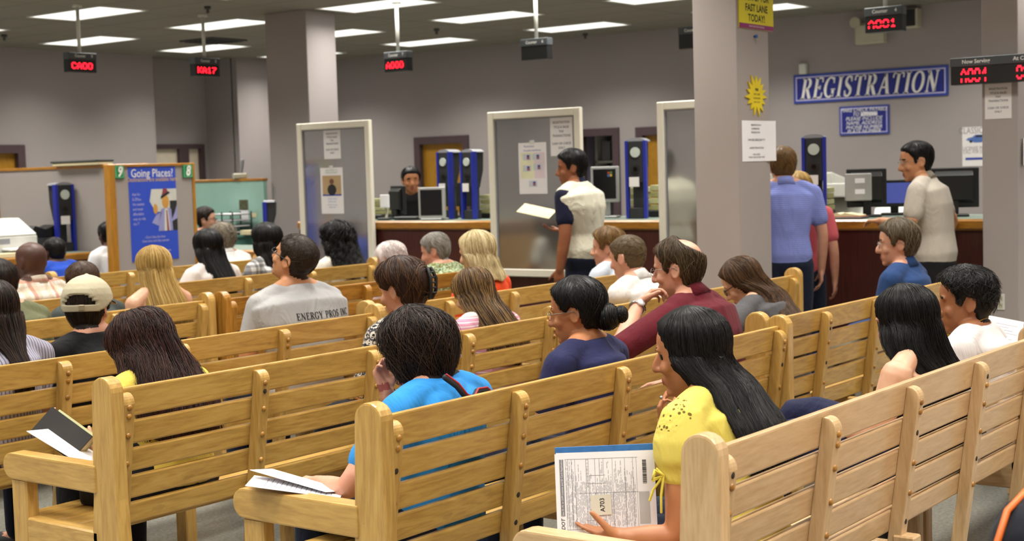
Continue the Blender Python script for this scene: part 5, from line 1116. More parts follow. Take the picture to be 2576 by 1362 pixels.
for pts in ([(0, 0, 0), (-.03, .01, .02), (-.035, .015, -.005), (0, 0, 0)], [(0, 0, 0), (.0, .02, .018), (.0, .035, -.02), (0, 0, 0)], [(0, 0, 0), (-.015, .0, -.05), (-.008, .005, -.10)], [(0, 0, 0), (-.005, .03, -.04), (-.01, .04, -.07)]): bow.tube([tuple(q + np.array(p)) for p in pts], .0035, 6)
bow.build('sleeve_tie', cloth('yellow_tie', 'e4d456'), A_['o'], True)
m = MB(); hw_ = A_['A']['R']; dd = unit(hw_['d']); m.ball(tuple(hw_['wr'] + dd * .10 + np.array([-.03, -.02, 0])), .006, 10); m.build('ring', plain('silver_ring', 'd8d8dc', .15, metal=1.0), A_['o'], True)
# her papers: folder, form and ticket stand upright facing back towards the viewer
nrm = unit(-(pc - np.array([0, 0, EYE])) + np.array([0, 0, -.25])); rt = unit(np.cross((0, 0, 1), nrm)); upv = np.cross(nrm, rt)
def sheet_m(c, roll=0.0): r_, u_ = rt * math.cos(roll) + upv * math.sin(roll), -rt * math.sin(roll) + upv * math.cos(roll); return Matrix([[r_[i], u_[i], nrm[i], c[i]] for i in range(3)] + [[0, 0, 0, 1]])
k = mpp(pc); Wp, Hp = .279, .222
fo = thing('folder', 'bright blue folder behind the licence form in the yellow-bloused woman\'s hand', 'folder', mat=sheet_m(pc - nrm * .006, R(1.5))); MB().box(-.137, .139, -Hp / 2 - .004, Hp / 2 + .02, 0, .0025, .001).build('cover', plain('blue_card', '2f6aa8', .6, var=.12, vscale=60), fo)
fm = thing('form', 'white licence application form with grey boxes held by the yellow-bloused woman', 'form', mat=sheet_m(pc, R(1.0)))
MB().box(-Wp / 2, Wp / 2, -Hp / 2, Hp / 2, 0, .001).build('sheet', M_PAPERW, fm); MB().box(-Wp / 2 + .004, Wp / 2 - .002, -Hp / 2 + .004, Hp / 2 + .003, -.0015, -.0005).build('second_sheet', M_PAPER, fm)
rr = random.Random(5); fl = MB(); Z_ = .0012
def fx_(x): return -Wp / 2 + x * Wp
def fy_(y): return -Hp / 2 + y * Hp
fl.mat(0).box(fx_(.045), fx_(.085), fy_(.22), fy_(.93), Z_, Z_ + .0003); fl.mat(1).box(fx_(.83), fx_(.935), fy_(.10), fy_(.50), Z_, Z_ + .0003)
def vline(x, y0, y1, w=.0006): fl.box(fx_(x) - w, fx_(x) + w, fy_(y0), fy_(y1), Z_, Z_ + .0003)
def hline(y, x0, x1, w=.0004): fl.box(fx_(x0), fx_(x1), fy_(y) - w, fy_(y) + w, Z_, Z_ + .0003)
fl.mat(0)
for x in (.105, .13, .165, .20, .31, .335, .40, .445, .485, .575, .70, .78, .815): vline(x, .05, .93, .00035)
for y, x0, x1 in ((.05, .1, .83), (.93, .1, .83), (.5, .23, .83), (.72, .34, .5), (.62, .34, .5), (.16, .3, .5)): hline(y, x0, x1)
fl.mat(2)
for x in np.arange(.108, .80, .0125):
    y = rr.uniform(.07, .1); end = rr.uniform(.55, .92)
    while y < end:
        l = rr.uniform(.02, .09); 
        if rr.random() < .82: fl.box(fx_(x) - .0006, fx_(x) + .0006, fy_(y), fy_(min(end, y + l)), Z_, Z_ + .0002)
        y += l + rr.uniform(.006, .02)
fl.mat(3); y = .60
while y < .90: w = rr.choice((.002, .004, .006)); fl.box(fx_(.875), fx_(.915), fy_(y), fy_(y + w * 1.6), Z_, Z_ + .0003); y += w * 1.6 + rr.choice((.003, .005, .006))
for yb in np.arange(.58, .93, .042): fl.mat(0).box(fx_(.312), fx_(.333), fy_(yb), fy_(yb) + .0006, Z_, Z_ + .0003)
fl.build('printed_form', [plain('form_grey_bar', '77777a', .8), plain('form_grey_box', 'b4b4b2', .8), plain('form_small_print', '8a8a90', .8), M_INK], fm)
me_ = text_mesh('DOT', .014, bold=.0002, shear=.2); me_.materials.append(M_INK); o = link('form_heading', me_, fm); o.rotation_euler = (0, 0, R(90)); o.location = (fx_(.065), fy_(.12), .0014)
me_ = text_mesh('Class D, M, or D/M License and ID Card Application', .0075); me_.materials.append(M_PAPERW); o = link('form_title', me_, fm); o.rotation_euler = (0, 0, R(90)); o.location = (fx_(.065), fy_(.57), .0017)
tk = thing('ticket', 'small cream queue ticket printed 703 under the yellow-bloused woman\'s thumb', 'ticket', mat=sheet_m(pc + nrm * .003 - rt * .016 - upv * .030, R(3))); MB().box(-.026, .03, -.032, .024, 0, .0006).build('slip', plain('cream_ticket', 'd2cdbc', .8), tk)
me_ = text_mesh('A703', .018, bold=.0003); me_.materials.append(M_INK); o = link('ticket_number', me_, tk); o.rotation_euler = (0, 0, R(90)); o.location = (.006, -.004, .0008)

# woman in the blue T-shirt
BL = cloth('bright_blue', '2f86cc')
B_ = person('person with thick short dark brown hair and a bright blue T-shirt, papers on the lap', 1046, 768, ROW['R2'], off=.22, lean=-7, hyaw=6, hpitch=14, neckf=48, hs=1.03, jaw=.95, sk=S_PINK, shirt=BL, sleeve='short', pants=JEAN, vox=.0062, seed=4, female=True, b=1.05, fat=1.08,
    hair=dict(line=[.078, .074, .05, .015, -.04, -.07, -.085, -.095, -.1, -.104, -.104], th=(.036, .028, .036), mat=H_DARK, n=1500, r=.0011, drift=.9, off=.009, lump=.22, span=(.25, .6), r0max=.7, tip=1.3),
    arms=dict(L=dict(el=P_y(872, 1236, 2.97), wr=P_y(795, 1216, 3.22), d=(0, 1, -.1), n=(0.3, 0, -1), curl=.4), R=dict(el=P_y(1010, 1120, 3.18), wr=P_y(972, 985, 3.14), d=IMG_U - IMG_R * .2, n=IMG_R * .3 + IMG_F * -.3, curl=.7)))
# reading woman with long reddish brown hair
YT = cloth('soft_yellow', 'dcc458')
M_ = person('person with long wavy reddish brown hair bent over an open book', 352, 775, ROW['R3'], off=.27, lean=8, hyaw=8, hpitch=26, neckf=34, hs=1.07, jaw=.92, sk=S_FAIR, shirt=YT, sleeve='short', pants=BLACKP, vox=.0075, seed=5, female=True,
    hair=dict(line='woman', th=(.024, .022, .024), mat=H_REDBR, fall=([(.0, -.03, .112, .112), (.06, -.055, .136, .11), (.12, -.09, .146, .10), (.2, -.125, .142, .08), (.3, -.14, .13, .07), (.5, -.145, .12, .06)], .30), n=1500, r=.0011, drift=.5, off=.012, lump=.16, curl=.004, freq=7, front=.9, wav=.02),
    arms=dict(L=dict(el=P_y(262, 1180, 4.15), wr=P_y(243, 1150, 4.42), d=(-.5, .6, .5), n=(.3, .9, .2), curl=.5), R=dict(curl=.5)))
# woman with bun
NV = cloth('navy_knit', '232549')
C_ = person('person with dark hair in a low bun, thin glasses and a navy T-shirt', 1448, 692, ROW['R2'], off=.24, lean=2, hyaw=20, hpitch=6, hs=.98, jaw=.9, sk=S_TAN, shirt=NV, sleeve='short', pants=JEAN, vox=.0066, seed=6, female=True, glasses='metal',
    hair=dict(line='up', th=(.024, .018, .020), mat=H_BLACK, n=900, r=.0009, drift=.8, off=.005, lump=.08, span=(.25, .6), balls=[((.0, -.115, -.03), (.055, .05, .052)), ((.022, -.165, -.028), (.030, .028, .032))]))
# maroon man
MR = cloth('maroon_shirt', '560f1c'); fringe_bald = (.012, -.062, .092, .046)
D_ = person('person with thinning brown hair, glasses and a maroon shirt, chin on his fist', 1705, 592, ROW['R2'], off=.30, lean=10, hyaw=12, hpitch=6, hs=1.08, sk=S_PINK, shirt=MR, sleeve='elbow', collar=MR, pants=KHAKI, vox=.0062, seed=7, glasses='metal', b=1.12, fat=1.1,
    hair=dict(line='short', th=(.017, .013, .013), mat=hairmat('thin_brown', '3a2c1c', '66523a'), n=800, r=.0011, drift=.6, off=.005, lump=.1, bald=fringe_bald),
    arms=dict(L=dict(el=P_y(1553, 884, 3.20), wr=P_y(1607, 768, 3.28), d=IMG_R * .62 + IMG_U * .55 + IMG_F * .1, n=IMG_R * .4 + IMG_F * -.2 - IMG_U * .5, curl=.85)))
w = D_['A']['L']; ax = unit(w['wr'] - w['el']); c = w['wr'] - ax * .025; m = MB(); a1 = unit(np.cross(ax, (0, 0, 1))); a2 = np.cross(ax, a1); tt = np.linspace(0, 2 * math.pi, 21)
m.tube([c + .033 * (a1 * math.cos(t) + a2 * math.sin(t)) for t in tt], .006, 8, False); wt = m.build('wristwatch', plain('steel_bracelet', 'b8b8ba', .25, metal=1.0), D_['o'], True, label='steel wristwatch'); fc = -unit(D_['loc'](np.array([0, 0, EYE])) * 0 + a1 * np.sign(-a1 @ (np.array(D_['Rb'].to_3x3()).T @ IMG_F)) * -1) ; vd = np.array(D_['Rb'].to_3x3()).T @ (-IMG_F); vd = unit(vd - ax * (vd @ ax)); MB().cyl(c + vd * .030, c + vd * .042, .017, 20).build('watch_face', plain('white_dial', 'dcdcd8', .3), wt, True)
# long black hair, bare shoulder
H_ = person('person with very long black hair and a bare shoulder in navy trousers, slouched', 2278, 712, ROW['R1'], off=.27, lean=-6, hyaw=-14, hpitch=10, neckf=30, hs=1.06, jaw=.9, sk=S_FAIR, shirt=cloth('black_top', '141416'), sleeve='none', pants=NAVYP, vox=.0066, seed=8, female=True, b=1.2, fat=1.2,
    legs=dict(L=((-.17, .50, .60), (-.19, .52, .09)), R=((.05, .52, .66), (-.10, .60, .16))),
    hair=dict(line='woman', th=(.016, .015, .02), mat=H_BLACK, fall=([(.0, -.014, .098, .104), (.05, -.026, .112, .10), (.10, -.05, .128, .09), (.16, -.085, .126, .08), (.22, -.12, .13, .07), (.32, -.14, .135, .06), (.5, -.145, .13, .05)], .42), body=.0, n=1500, r=.0009, drift=.3, off=.006, lump=.07, front=.95))
# young man white T
I_ = person('person with short spiky black hair and a white T-shirt, thin gold necklace', 2428, 664, ROW['R1'], off=.26, lean=0, hyaw=24, hpitch=2, hs=1.04, sk=S_MED, shirt=cloth('white_tee', 'd8d4d4'), sleeve='short', pants=JEAN, vox=.0066, seed=9,
    
    hair=dict(line='short', th=(.026, .015, .012), mat=H_BLACK, n=1300, r=.0012, drift=.6, off=.008, lump=.12, tip=1.5, span=(.06, .14)))
q = np.linspace(0, 2 * math.pi, 25); ax = unit(I_['hM']([(0, -.02, -.06)])[0] - I_['c7']); ux = np.array([1., 0, 0]); uy = np.cross(ax, ux); m = MB(); m.tube([I_['c7'] + ax * .028 + np.array([0, .008, 0]) + .0645 * (math.cos(t) * ux * 1.04 + math.sin(t) * uy) for t in q], .0022, 6, False); m.build('necklace', plain('gold_chain', 'a8823a', .3, metal=.9), I_['o'], True)
# neighbour beyond the frame with a paper
K_ = person('person at the frame edge, only a hand beside a raised white page showing', 2662, 640, ROW['R1'], off=.27, lean=2, hyaw=10, sk=S_PINK, shirt=cloth('grey_tee', '6a6a70'), pants=LJEAN, legs=dict(L=((-.06, .42, .75), (.20, .55, .52)), R=((.13, .44, .535), (.13, .45, .09))), vox=.0085, seed=10, hair=dict(line='short', mat=H_BROWN, n=150),
    arms=dict(L=dict(el=P_y(2660, 890, 2.12), wr=P_y(2592, 852, 2.2), d=-IMG_R * .9 + IMG_U * .25, n=-IMG_U * .7 - IMG_F * .4, curl=.85)))
pq = P_y(2508, 858, 2.17); t = thing('paper', 'white printed pages tilted behind the spiky-haired young man\'s shoulder', 'paper', tuple(pq)); t.rotation_euler = (R(58), R(12), R(-62)); MB().box(-.10, .11, -.15, .12, 0, .002).build('page', M_PAPERW, t); MB().box(-.105, .10, -.155, .115, -.004, -.001).build('page', M_PAPER, t)
m = MB()
for k_ in range(16): m.box(-.08, .085 - .02 * (k_ % 3), -.13 + k_ * .0145, -.1275 + k_ * .0145, .002, .0022)
m.build('printed_lines', M_GREYINK, t)
# denim shirt man
L_ = person('person with grey-brown hair, glasses and dark blue denim shirt, in profile', 2257, 546, ROW['R2b'], off=.24, lean=-3, hyaw=26, hpitch=2, hs=1.04, sk=S_PINK, shirt=cloth('denim_shirt', '203a66'), sleeve='long', collar=cloth('denim_shirt', '203a66'), pants=KHAKI, vox=.0078, seed=11, glasses='metal', b=1.05,
    hair=dict(line='short', th=(.026, .017, .015), mat=hairmat('ash_brown', '4a3e2e', '746650'), n=600, r=.0014, drift=.6, off=.007, lump=.15))
# bowed girl
G_ = person('person with long brown hair and black glasses, head bowed on one hand', 1866, 644, ROW['R2b'], off=.32, lean=14, hyaw=22, hpitch=32, neckf=34, hs=.96, jaw=.9, sk=S_FAIR, shirt=cloth('charcoal_top', '4c4a4c'), sleeve='short', pants=JEAN, vox=.0075, seed=12, female=True, glasses='black',
    hair=dict(line='woman', th=(.018, .016, .018), mat=H_BROWN, fall=([(.0, -.03, .098, .10), (.06, -.06, .108, .09), (.12, -.10, .115, .085), (.2, -.14, .118, .08), (.3, -.155, .115, .07), (.5, -.15, .1, .06)], .32), n=800, r=.0011, drift=.3, off=.006, lump=.08, front=1.0),
    arms=dict(L=dict(el=P_y(1822, 842, 3.3), wr=P_y(1848, 798, 3.42), d=IMG_U * .8 + IMG_R * .45, n=IMG_R * .5 + IMG_F * .4, curl=.6)))
# white shirt man
WS = cloth('white_dress_shirt', 'dcdad8')
E_ = person('person with a shaved light brown head in a crisp white dress shirt', 1578, 590, ROW['R3b'], off=.27, lean=6, hyaw=-2, hpitch=8, hs=1.03, sk=S_PINK, shirt=WS, sleeve='long', collar=WS, pants=NAVYP, vox=.0082, seed=13,
    hair=dict(line='crop', th=(.008, .006, .006), mat=H_BUZZ, n=500, r=.0011, drift=.5, off=.002, lump=.02, span=(.04, .09)),
    arms=dict(L=dict(el=P_y(1536, 790, 4.5), wr=P_y(1500, 866, 4.75), d=(-.3, .9, -.4), n=(0, 0, -1))))
F_ = person('person with side-swept light brown hair and a pale shirt beside the white-shirted man', 1527, 568, ROW['R4b'], off=.24, lean=2, hyaw=26, hpitch=2, hs=1.02, sk=S_PINK, shirt=cloth('pale_blue_grey', 'b9c0cc'), sleeve='short', pants=JEAN, vox=.0095, seed=14,
    hair=dict(line='short', th=(.028, .022, .016), mat=H_LIGHT, n=450, r=.0015, drift=.8, off=.006, lump=.15))
# girl with highlights
AD = person('person with long highlighted brown hair and a pink and white striped top', 1190, 671, ROW['R3'], off=.27, lean=4, hyaw=-10, hpitch=20, neckf=30, hs=.98, jaw=.9, sk=S_FAIR, shirt=cloth('pink_stripe', 'd5cfc8', 'stripe_h', 'b8b0a8', 'c8789a'), sleeve='short', pants=JEAN, vox=.0082, seed=15, female=True,
    hair=dict(line='woman', th=(.016, .015, .018), mat=hairmat('highlighted_brown', '38261a', '94713f'), fall=([(.0, -.02, .094, .10), (.06, -.045, .105, .095), (.12, -.085, .115, .09), (.2, -.125, .125, .085), (.3, -.14, .125, .075), (.5, -.14, .1, .06)], .30), n=900, r=.0011, drift=.2, off=.005, lump=.06, front=1.0))
AE = person('person with brown hair pinned up by a black claw clip, patterned blouse', 1008, 642, ROW['R3'], off=.25, lean=0, hyaw=6, hpitch=8, hs=1.02, jaw=.93, sk=S_PINK, shirt=cloth('paisley_blouse', 'c8c0b4', 'paisley', '1c1c20', '4a4a50'), sleeve='elbow', pants=BLACKP, vox=.0082, seed=16, female=True, b=1.15, fat=1.15,
    hair=dict(line='up', th=(.034, .026, .036), mat=H_BROWN if False else hairmat('chestnut', '2c1a10', '5a3a20'), n=800, r=.0012, drift=.6, off=.006, lump=.12, span=(.3, .6), balls=[((0, -.10, .03), (.06, .045, .075))]))
m = MB(); 
for e in (-1, 1): m.tube(AE['hM']([(.012 * e + .02, -.145, .075), (.02 * e + .02, -.158, .03), (.018 * e + .02, -.15, -.02), (.01 * e + .02, -.13, -.05)]), .008, 8)
for k_ in range(5): m.tube(AE['hM']([(-.012 + .02, -.150, .06 - k_ * .022), (.02, -.162, .055 - k_ * .022), (.032, -.150, .06 - k_ * .022)]), .004, 6)
m.build('hair_clip', M_BLACK, AE['o'], True)
# blonde in orange
OR = cloth('orange_top', 'd8481c')
AC = person('person with a smooth blonde bob and a bright orange top', 1197, 577, ROW['R4b'], off=.24, lean=0, hyaw=8, hpitch=8, hs=1.02, jaw=.92, sk=S_FAIR, shirt=OR, sleeve='short', pants=JEAN, vox=.0095, seed=17, female=True,
    hair=dict(line='woman', th=(.020, .020, .022), mat=H_PLAT, fall=([(.0, -.012, .098, .10), (.05, -.03, .102, .10), (.10, -.05, .102, .09), (.16, -.065, .094, .075)], .15), n=700, r=.0013, drift=.15, off=.004, lump=.06, front=1.0))
AB = person('person with short grey hair and a green leaf-print top, head bowed', 1094, 584, ROW['R5b'], off=.26, lean=4, hyaw=24, hpitch=14, neckf=26, hs=1.0, sk=S_PINK, shirt=cloth('leaf_print', 'a8b89a', 'print', '2c5a3e', '6a6a3a'), sleeve='short', pants=GREYP, vox=.0095, seed=18, female=True, b=1.05, fat=1.1,
    hair=dict(line='short', th=(.018, .013, .012), mat=H_GREY, n=400, r=.0014, drift=.7, off=.005, lump=.15))
AA_ = person('person with short white hair and pink-rimmed glasses, leaning forward', 984, 606, ROW['R5b'], off=.32, lean=12, hyaw=14, hpitch=20, neckf=40, hs=1.0, sk=S_PINK, shirt=cloth('pale_pink_top', 'b89a98'), sleeve='long', pants=GREYP, vox=.0095, seed=19, female=True, glasses='metal',
    hair=dict(line='short', th=(.026, .020, .018), mat=H_WHITE, n=400, r=.0016, drift=.9, off=.006, lump=.25))
# grey lettered T-shirt
GT = cloth('heather_grey', 'a5a3a2', 'heather', '7a7a7e')
N_ = person('person with cropped dark hair and glasses, head tilted back, in a grey lettered T-shirt', 738, 585, ROW['R4'], off=.30, lean=4, byaw=-8, hyaw=20, hpitch=-28, neckf=-6, hs=1.06, sk=S_OLIVE, shirt=GT, sleeve='short', pants=JEAN, vox=.0075, seed=20, glasses='black', b=1.22, fat=1.2,
    hair=dict(line='crop', th=(.009, .007, .007), mat=hairmat('cropped_dark', '2a2018', '40342a'), n=700, r=.0011, drift=.5, off=.002, lump=.02, span=(.04, .09)))
sh_ = [c for c in N_['o'].children if c.name.startswith('shirt')][0]; bv = BVHTree.FromPolygons([v.co for v in sh_.data.vertices], [tuple(p.vertices) for p in sh_.data.polygons])
for tx, zz, hh, ww in (('ENERGY PROS INC', -.125, .034, .34), ):
    mb = serif_text(tx, hh, ww, 0.0, .08); V = []
    for x, y, z in mb.v:
        o = N_['c7'] + np.array([.05 + x, -.6, zz + y]); h = bv.ray_cast(Vector(o), Vector((0, 1, 0)))[0]; V.append((o[0], (h.y if h else N_['c7'][1] - .1) - .0015 - z * .2, o[2]))
    mb.v = V; mb.build('shirt_lettering', M_INK, N_['o'])
ub = MB(); V = []
# cap wearer
O_ = person('person in a worn khaki baseball cap and black T-shirt', 216, 697, ROW['R4'], off=.25, lean=-2, hyaw=-55, hpitch=4, hs=1.02, sk=S_PINK, shirt=cloth('black_tee', '0f1012'), sleeve='short', pants=JEAN, vox=.0078, seed=21,
    hair=dict(line='short', th=(.014, .010, .010), mat=hairmat('dark_crop', '1e1612', '382a20'), n=350, r=.0012, drift=.4, off=.003, lump=.05))
CAPL = [.040, .040, .038, .035, .032, .028, .024, .016, .008, .0, -.004]; na = 48; a = np.arange(na) * 2 * math.pi / na; z = np.concatenate([np.linspace(.1178, .10, 6), np.linspace(.097, -.02, 40)]); Aq, Zq = np.meshgrid(a, z); Pq = head_pt(Zq, Aq); c = np.array([0, -.008, .015]); Dq = Pq - c
ang = np.where(Aq > math.pi, 2 * math.pi - Aq, Aq); base_l = np.interp(ang, HA, CAPL); arch = .058 * np.sqrt(np.clip(1 - ((math.pi - ang) / .62) ** 2, 0, 1)); strap = (Zq < .018) & (Zq > -.006) & (ang > 2.3); on = ((Zq > base_l + arch) | strap).astype(float)
Gq = c + Dq * (1 + (.024 * on - .012 * (1 - on))[..., None] / np.linalg.norm(Dq, axis=-1, keepdims=True)); V, F = loft(list(O_['hM'](Gq.reshape(-1, 3)).reshape(Gq.shape)))
capm = cloth('khaki_cap', 'b0a78e', bump=.15); cm = mesh_np('cap', [(V, F, 0)]); cm.materials.append(capm); co_ = link('cap', cm, O_['o'])
m = MB(); m.ball(O_['hM']([(0, 0, .141)])[0], (.009, .009, .005), 10); m.build('cap_button', capm, co_, True); m = MB(); m.box(-.012, .012, -.005, .003, -.012, .012, .002).xform(O_['M'] @ Matrix.Translation((.02, -.131, .006))); m.build('cap_buckle', plain('brass_buckle', 'b8ac90', .3, metal=.8), co_)
br = [(.088 * math.sin(t) * 1.02, .085 + .10 * max(0, math.cos(t)) ** .8, .04 - .018 * math.sin(t) ** 2 - .02 * max(0, math.cos(t))) for t in np.linspace(-1.5, 1.5, 15)]; inn = [(.076 * math.sin(t), .07 + .03 * math.cos(t), .045 - .010 * math.sin(t) ** 2) for t in np.linspace(-1.5, 1.5, 15)]
V = [*br, *inn] + [(x, y, z - .005) for x, y, z in (*br, *inn)]; F = []
for i in range(14): F += [(i, i + 1, 15 + i + 1, 15 + i), (30 + i, 45 + i, 45 + i + 1, 30 + i + 1), (i, 30 + i, 31 + i, i + 1), (15 + i, 16 + i, 46 + i, 45 + i)]
bm_ = mesh_np('cap_brim', [(O_['hM'](V), F, 0)]); bm_.materials.append(capm); link('cap_brim', bm_, co_)
# left edge: braid
P_ = person('person with a dark braid and grey pinstriped shirt at the picture\'s left edge', -26, 700, ROW['R4'], off=.25, lean=-2, hyaw=0, hpitch=4, hs=1.0, sk=S_TAN, shirt=cloth('grey_pinstripe', 'a9a6b4', 'stripe_v', '6c6a80'), sleeve='short', pants=JEAN, vox=.009, seed=22, female=True, b=1.05,
    hair=dict(line='woman', th=(.022, .018, .02), mat=H_DARK, fall=([(.0, -.02, .098, .10), (.08, -.06, .085, .08), (.14, -.12, .045, .05), (.22, -.16, .036, .034), (.5, -.17, .03, .03)], .34), n=500, r=.0012, drift=.5, off=.004, lump=.1, front=1.2))
Q_ = person('person in an olive green shirt behind the braided woman, half out of the picture', -8, 650, ROW['R5'], off=.25, lean=-2, hs=1.0, sk=S_FAIR, shirt=cloth('olive_shirt', '66684c'), sleeve='short', pants=KHAKI, vox=.0105, seed=23, b=1.15, fat=1.2, hair=dict(line='short', mat=H_DARK, n=200))
RB = person('person with long straight honey-blonde hair and a navy strap top', 384, 616, ROW['R5'], off=.24, lean=-3, hyaw=-4, hpitch=4, hs=1.0, jaw=.9, sk=S_FAIR, shirt=cloth('navy_strap_top', '1c2450'), sleeve='none', pants=JEAN, vox=.0088, seed=24, female=True,
    hair=dict(line='woman', th=(.016, .015, .018), mat=H_BLOND, fall=([(.0, -.014, .090, .10), (.06, -.03, .098, .098), (.12, -.06, .108, .095), (.2, -.105, .122, .09), (.3, -.125, .135, .08), (.5, -.13, .13, .06)], .36), n=900, r=.0012, drift=.12, off=.003, lump=.04, front=.9))
S_ = person('person with short brown hair and a dark hoodie with red collar, behind the cap', 205, 656, ROW['R5'], off=.26, lean=4, hyaw=-8, hpitch=8, hs=.97, sk=S_FAIR, shirt=cloth('grey_hoodie', '3e4442'), sleeve='long', collar=cloth('red_collar', 'b02a2c'), pants=JEAN, vox=.0105, seed=25, hair=dict(line='crop', th=(.012, .009, .009), mat=H_BUZZ if False else hairmat('mid_brown', '3e2c20', '5c4432'), n=300, r=.0013, span=(.06, .12), off=.003, lump=.03))
PL = cloth('orange_plaid', 'd2ccc2', 'plaid', 'b8a48a', 'a8542e', .9)
T_ = person('person with a bald dark head and an orange and white plaid shirt', 76, 602, ROW['R6'], off=.24, lean=-4, hyaw=0, hpitch=4, hs=1.05, sk=S_DARK, shirt=PL, sleeve='short', collar=PL, pants=KHAKI, vox=.0095, seed=26, b=1.1, fat=1.1)
# back rows
WB = person('person with long black hair in a sheer white blouse', 520, 574, ROW['R6b'], off=.24, lean=-2, hyaw=0, hpitch=4, hs=1.0, jaw=.9, sk=S_TAN, shirt=cloth('white_blouse', 'd2c8c4'), sleeve='puff', pants=BLACKP, vox=.0105, seed=27, female=True,
    hair=dict(line='woman', th=(.020, .018, .022), mat=H_BLACK, fall=([(.0, -.014, .096, .10), (.06, -.03, .102, .098), (.12, -.06, .106, .09), (.2, -.11, .10, .085), (.3, -.13, .09, .07), (.5, -.13, .08, .06)], .33), n=350, r=.0016, drift=.3, off=.004, lump=.06))
XG = person('person with curly grey-brown hair and a white shirt in the farthest bench', 556, 559, ROW['R7'], off=.24, lean=-2, hyaw=22, hpitch=4, hs=1.05, sk=S_PINK, shirt=WS, sleeve='short', collar=WS, pants=KHAKI, vox=.0125, seed=28, b=1.2, fat=1.2, hair=dict(line='short', th=(.024, .018, .016), mat=H_SILV, n=300, r=.002, curl=.004, drift=.9, off=.006, lump=.3))
BW = cloth('black_white_plaid', 'cfcdcb', 'plaid', '3c3c44', '15151a', 1.3)
YB_ = person('person with a straight black bob and a black and white plaid shirt', 668, 558, ROW['R6b'], off=.24, lean=-2, hyaw=8, hpitch=4, hs=1.03, jaw=.9, sk=S_TAN, shirt=BW, sleeve='short', collar=BW, pants=JEAN, vox=.0105, seed=29, female=True,
    hair=dict(line='woman', th=(.024, .024, .026), mat=H_BLACK, fall=([(.0, -.012, .104, .104), (.05, -.02, .110, .102), (.10, -.035, .112, .095), (.16, -.05, .10, .08), (.2, -.06, .08, .06)], .19), n=350, r=.0015, drift=.2, off=.003, lump=.04))
ZC = person('person with thick curly black hair and a cream top beside the frosted screen', 844, 556, ROW['R6b'], off=.24, lean=-2, hyaw=12, hpitch=6, hs=1.03, jaw=.9, sk=S_BROWN, shirt=cloth('cream_top', 'd2ccc0'), sleeve='short', pants=JEAN, vox=.0115, seed=30, female=True,
    hair=dict(line='woman', th=(.034, .036, .036), mat=H_BLACK, fall=([(.0, -.014, .116, .112), (.06, -.03, .126, .11), (.12, -.06, .128, .105), (.2, -.10, .118, .09), (.28, -.12, .09, .07)], .27), n=700, r=.0022, drift=.8, off=.02, lump=.35, curl=.010, freq=12))
# at the counters
def stool(p, label):
    t = thing('stool', label, 'stool', (p[0], p[1], 0)); MB().cyl((0, 0, .40), (0, 0, .445), .19, 24).build('seat', M_BLACKM, t, True); MB().cyl((0, 0, .03), (0, 0, .40), .03, 12).build('column', M_SILVER, t, True)
    for k_ in range(4): c, s = math.cos(k_ * math.pi / 2 + .4), math.sin(k_ * math.pi / 2 + .4); MB().tube([(0, 0, .06), (c * .12, s * .12, .045), (c * .24, s * .24, .025)], .018, 8).build('leg', M_SILVER, t, True)
    return t
U_ = person('person with short black hair and a royal blue shirt at the low counter', 135, 600, 10.68, off=0, lean=6, hs=1.0, sk=S_DARK, shirt=cloth('royal_blue', '2446a8'), sleeve='short', pants=JEAN, vox=.0125, seed=31, b=1.1, hair=dict(line='crop', th=(.014, .012, .012), mat=H_BLACK, n=150, span=(.05, .1)))
stool(U_['root'], 'black round stool under the royal blue shirted person')
V_ = person('person in a white T-shirt half hidden by the oak post of the poster board', 270, 557, 10.76, off=0, lean=4, hyaw=-10, hs=.98, sk=S_DARK, shirt=cloth('white_tee_far', 'd8d8da'), sleeve='short', pants=JEAN, vox=.0125, seed=32, hair=dict(line='crop', th=(.012, .010, .010), mat=H_BLACK, n=150, span=(.05, .1)))
stool(V_['root'], 'black round stool beside the oak post of the poster board')
BE_ = person('person with short dark hair and glasses working behind the low counter by the teal partition', 517, 519, X=10.2, byaw=-150, lean=2, hyaw=6, hs=1.03, sk=S_PINK, shirt=cloth('black_shirt', '1b1b1e'), sleeve='long', pants=BLACKP, vox=.0125, seed=33, glasses='black', hair=dict(line='short', th=(.022, .014, .012), mat=H_DARK, n=200, r=.002))
stool(BE_['root'], 'black round stool behind the low counter by the teal partition')
BD_ = person('person smiling behind the counter, short black hair and dark jacket', 1032, 418, X=11.0, kind='stand', byaw=128, lean=8, hyaw=12, hpitch=6, hs=1.04, sk=S_TAN, shirt=cloth('dark_jacket', '1c1c1e'), sleeve='long', pants=BLACKP, vox=.0105, seed=34, hair=dict(line='short', th=(.018, .010, .010), mat=H_BLACK, n=200, r=.0016))
CR = cloth('cream_polo', 'd0cbb6', bump=.5); NVB = cloth('navy_polo_trim', '14162e')
BA_ = person('person standing in a cream polo with navy sleeves, holding a cream folder', 1436, 372, X=8.9, kind='stand', byaw=12, lean=-1, hyaw=26, hpitch=4, hs=1.05, sk=S_BROWN, shirt=CR, sleeve='short', collar=NVB, pants=JEAN, vox=.0085, seed=35, b=1.42, fat=1.34,
    hair=dict(line='short', th=(.026, .016, .015), mat=H_BLACK, n=450, r=.0014, drift=.5, off=.005, lump=.1), arms=dict(R=dict(el_l=(.33, .02, 1.12), wr_l=(.22, .25, 1.13), d=(-.5, .85, .1), n=(0, .2, 1), curl=.35)))
for s in 'L':
    a = BA_['A'][s]; u = a['el'] - BA_['sh'][s]; V, F = taper([BA_['sh'][s] + np.array([-.012, 0, -.012]), BA_['sh'][s] + u * .35, BA_['sh'][s] + u * .64], [.066, .0695, .067], 16); sm = mesh_np('navy_sleeve', [(V, F, 0)]); sm.materials.append(NVB); link('navy_sleeve', sm, BA_['o'])
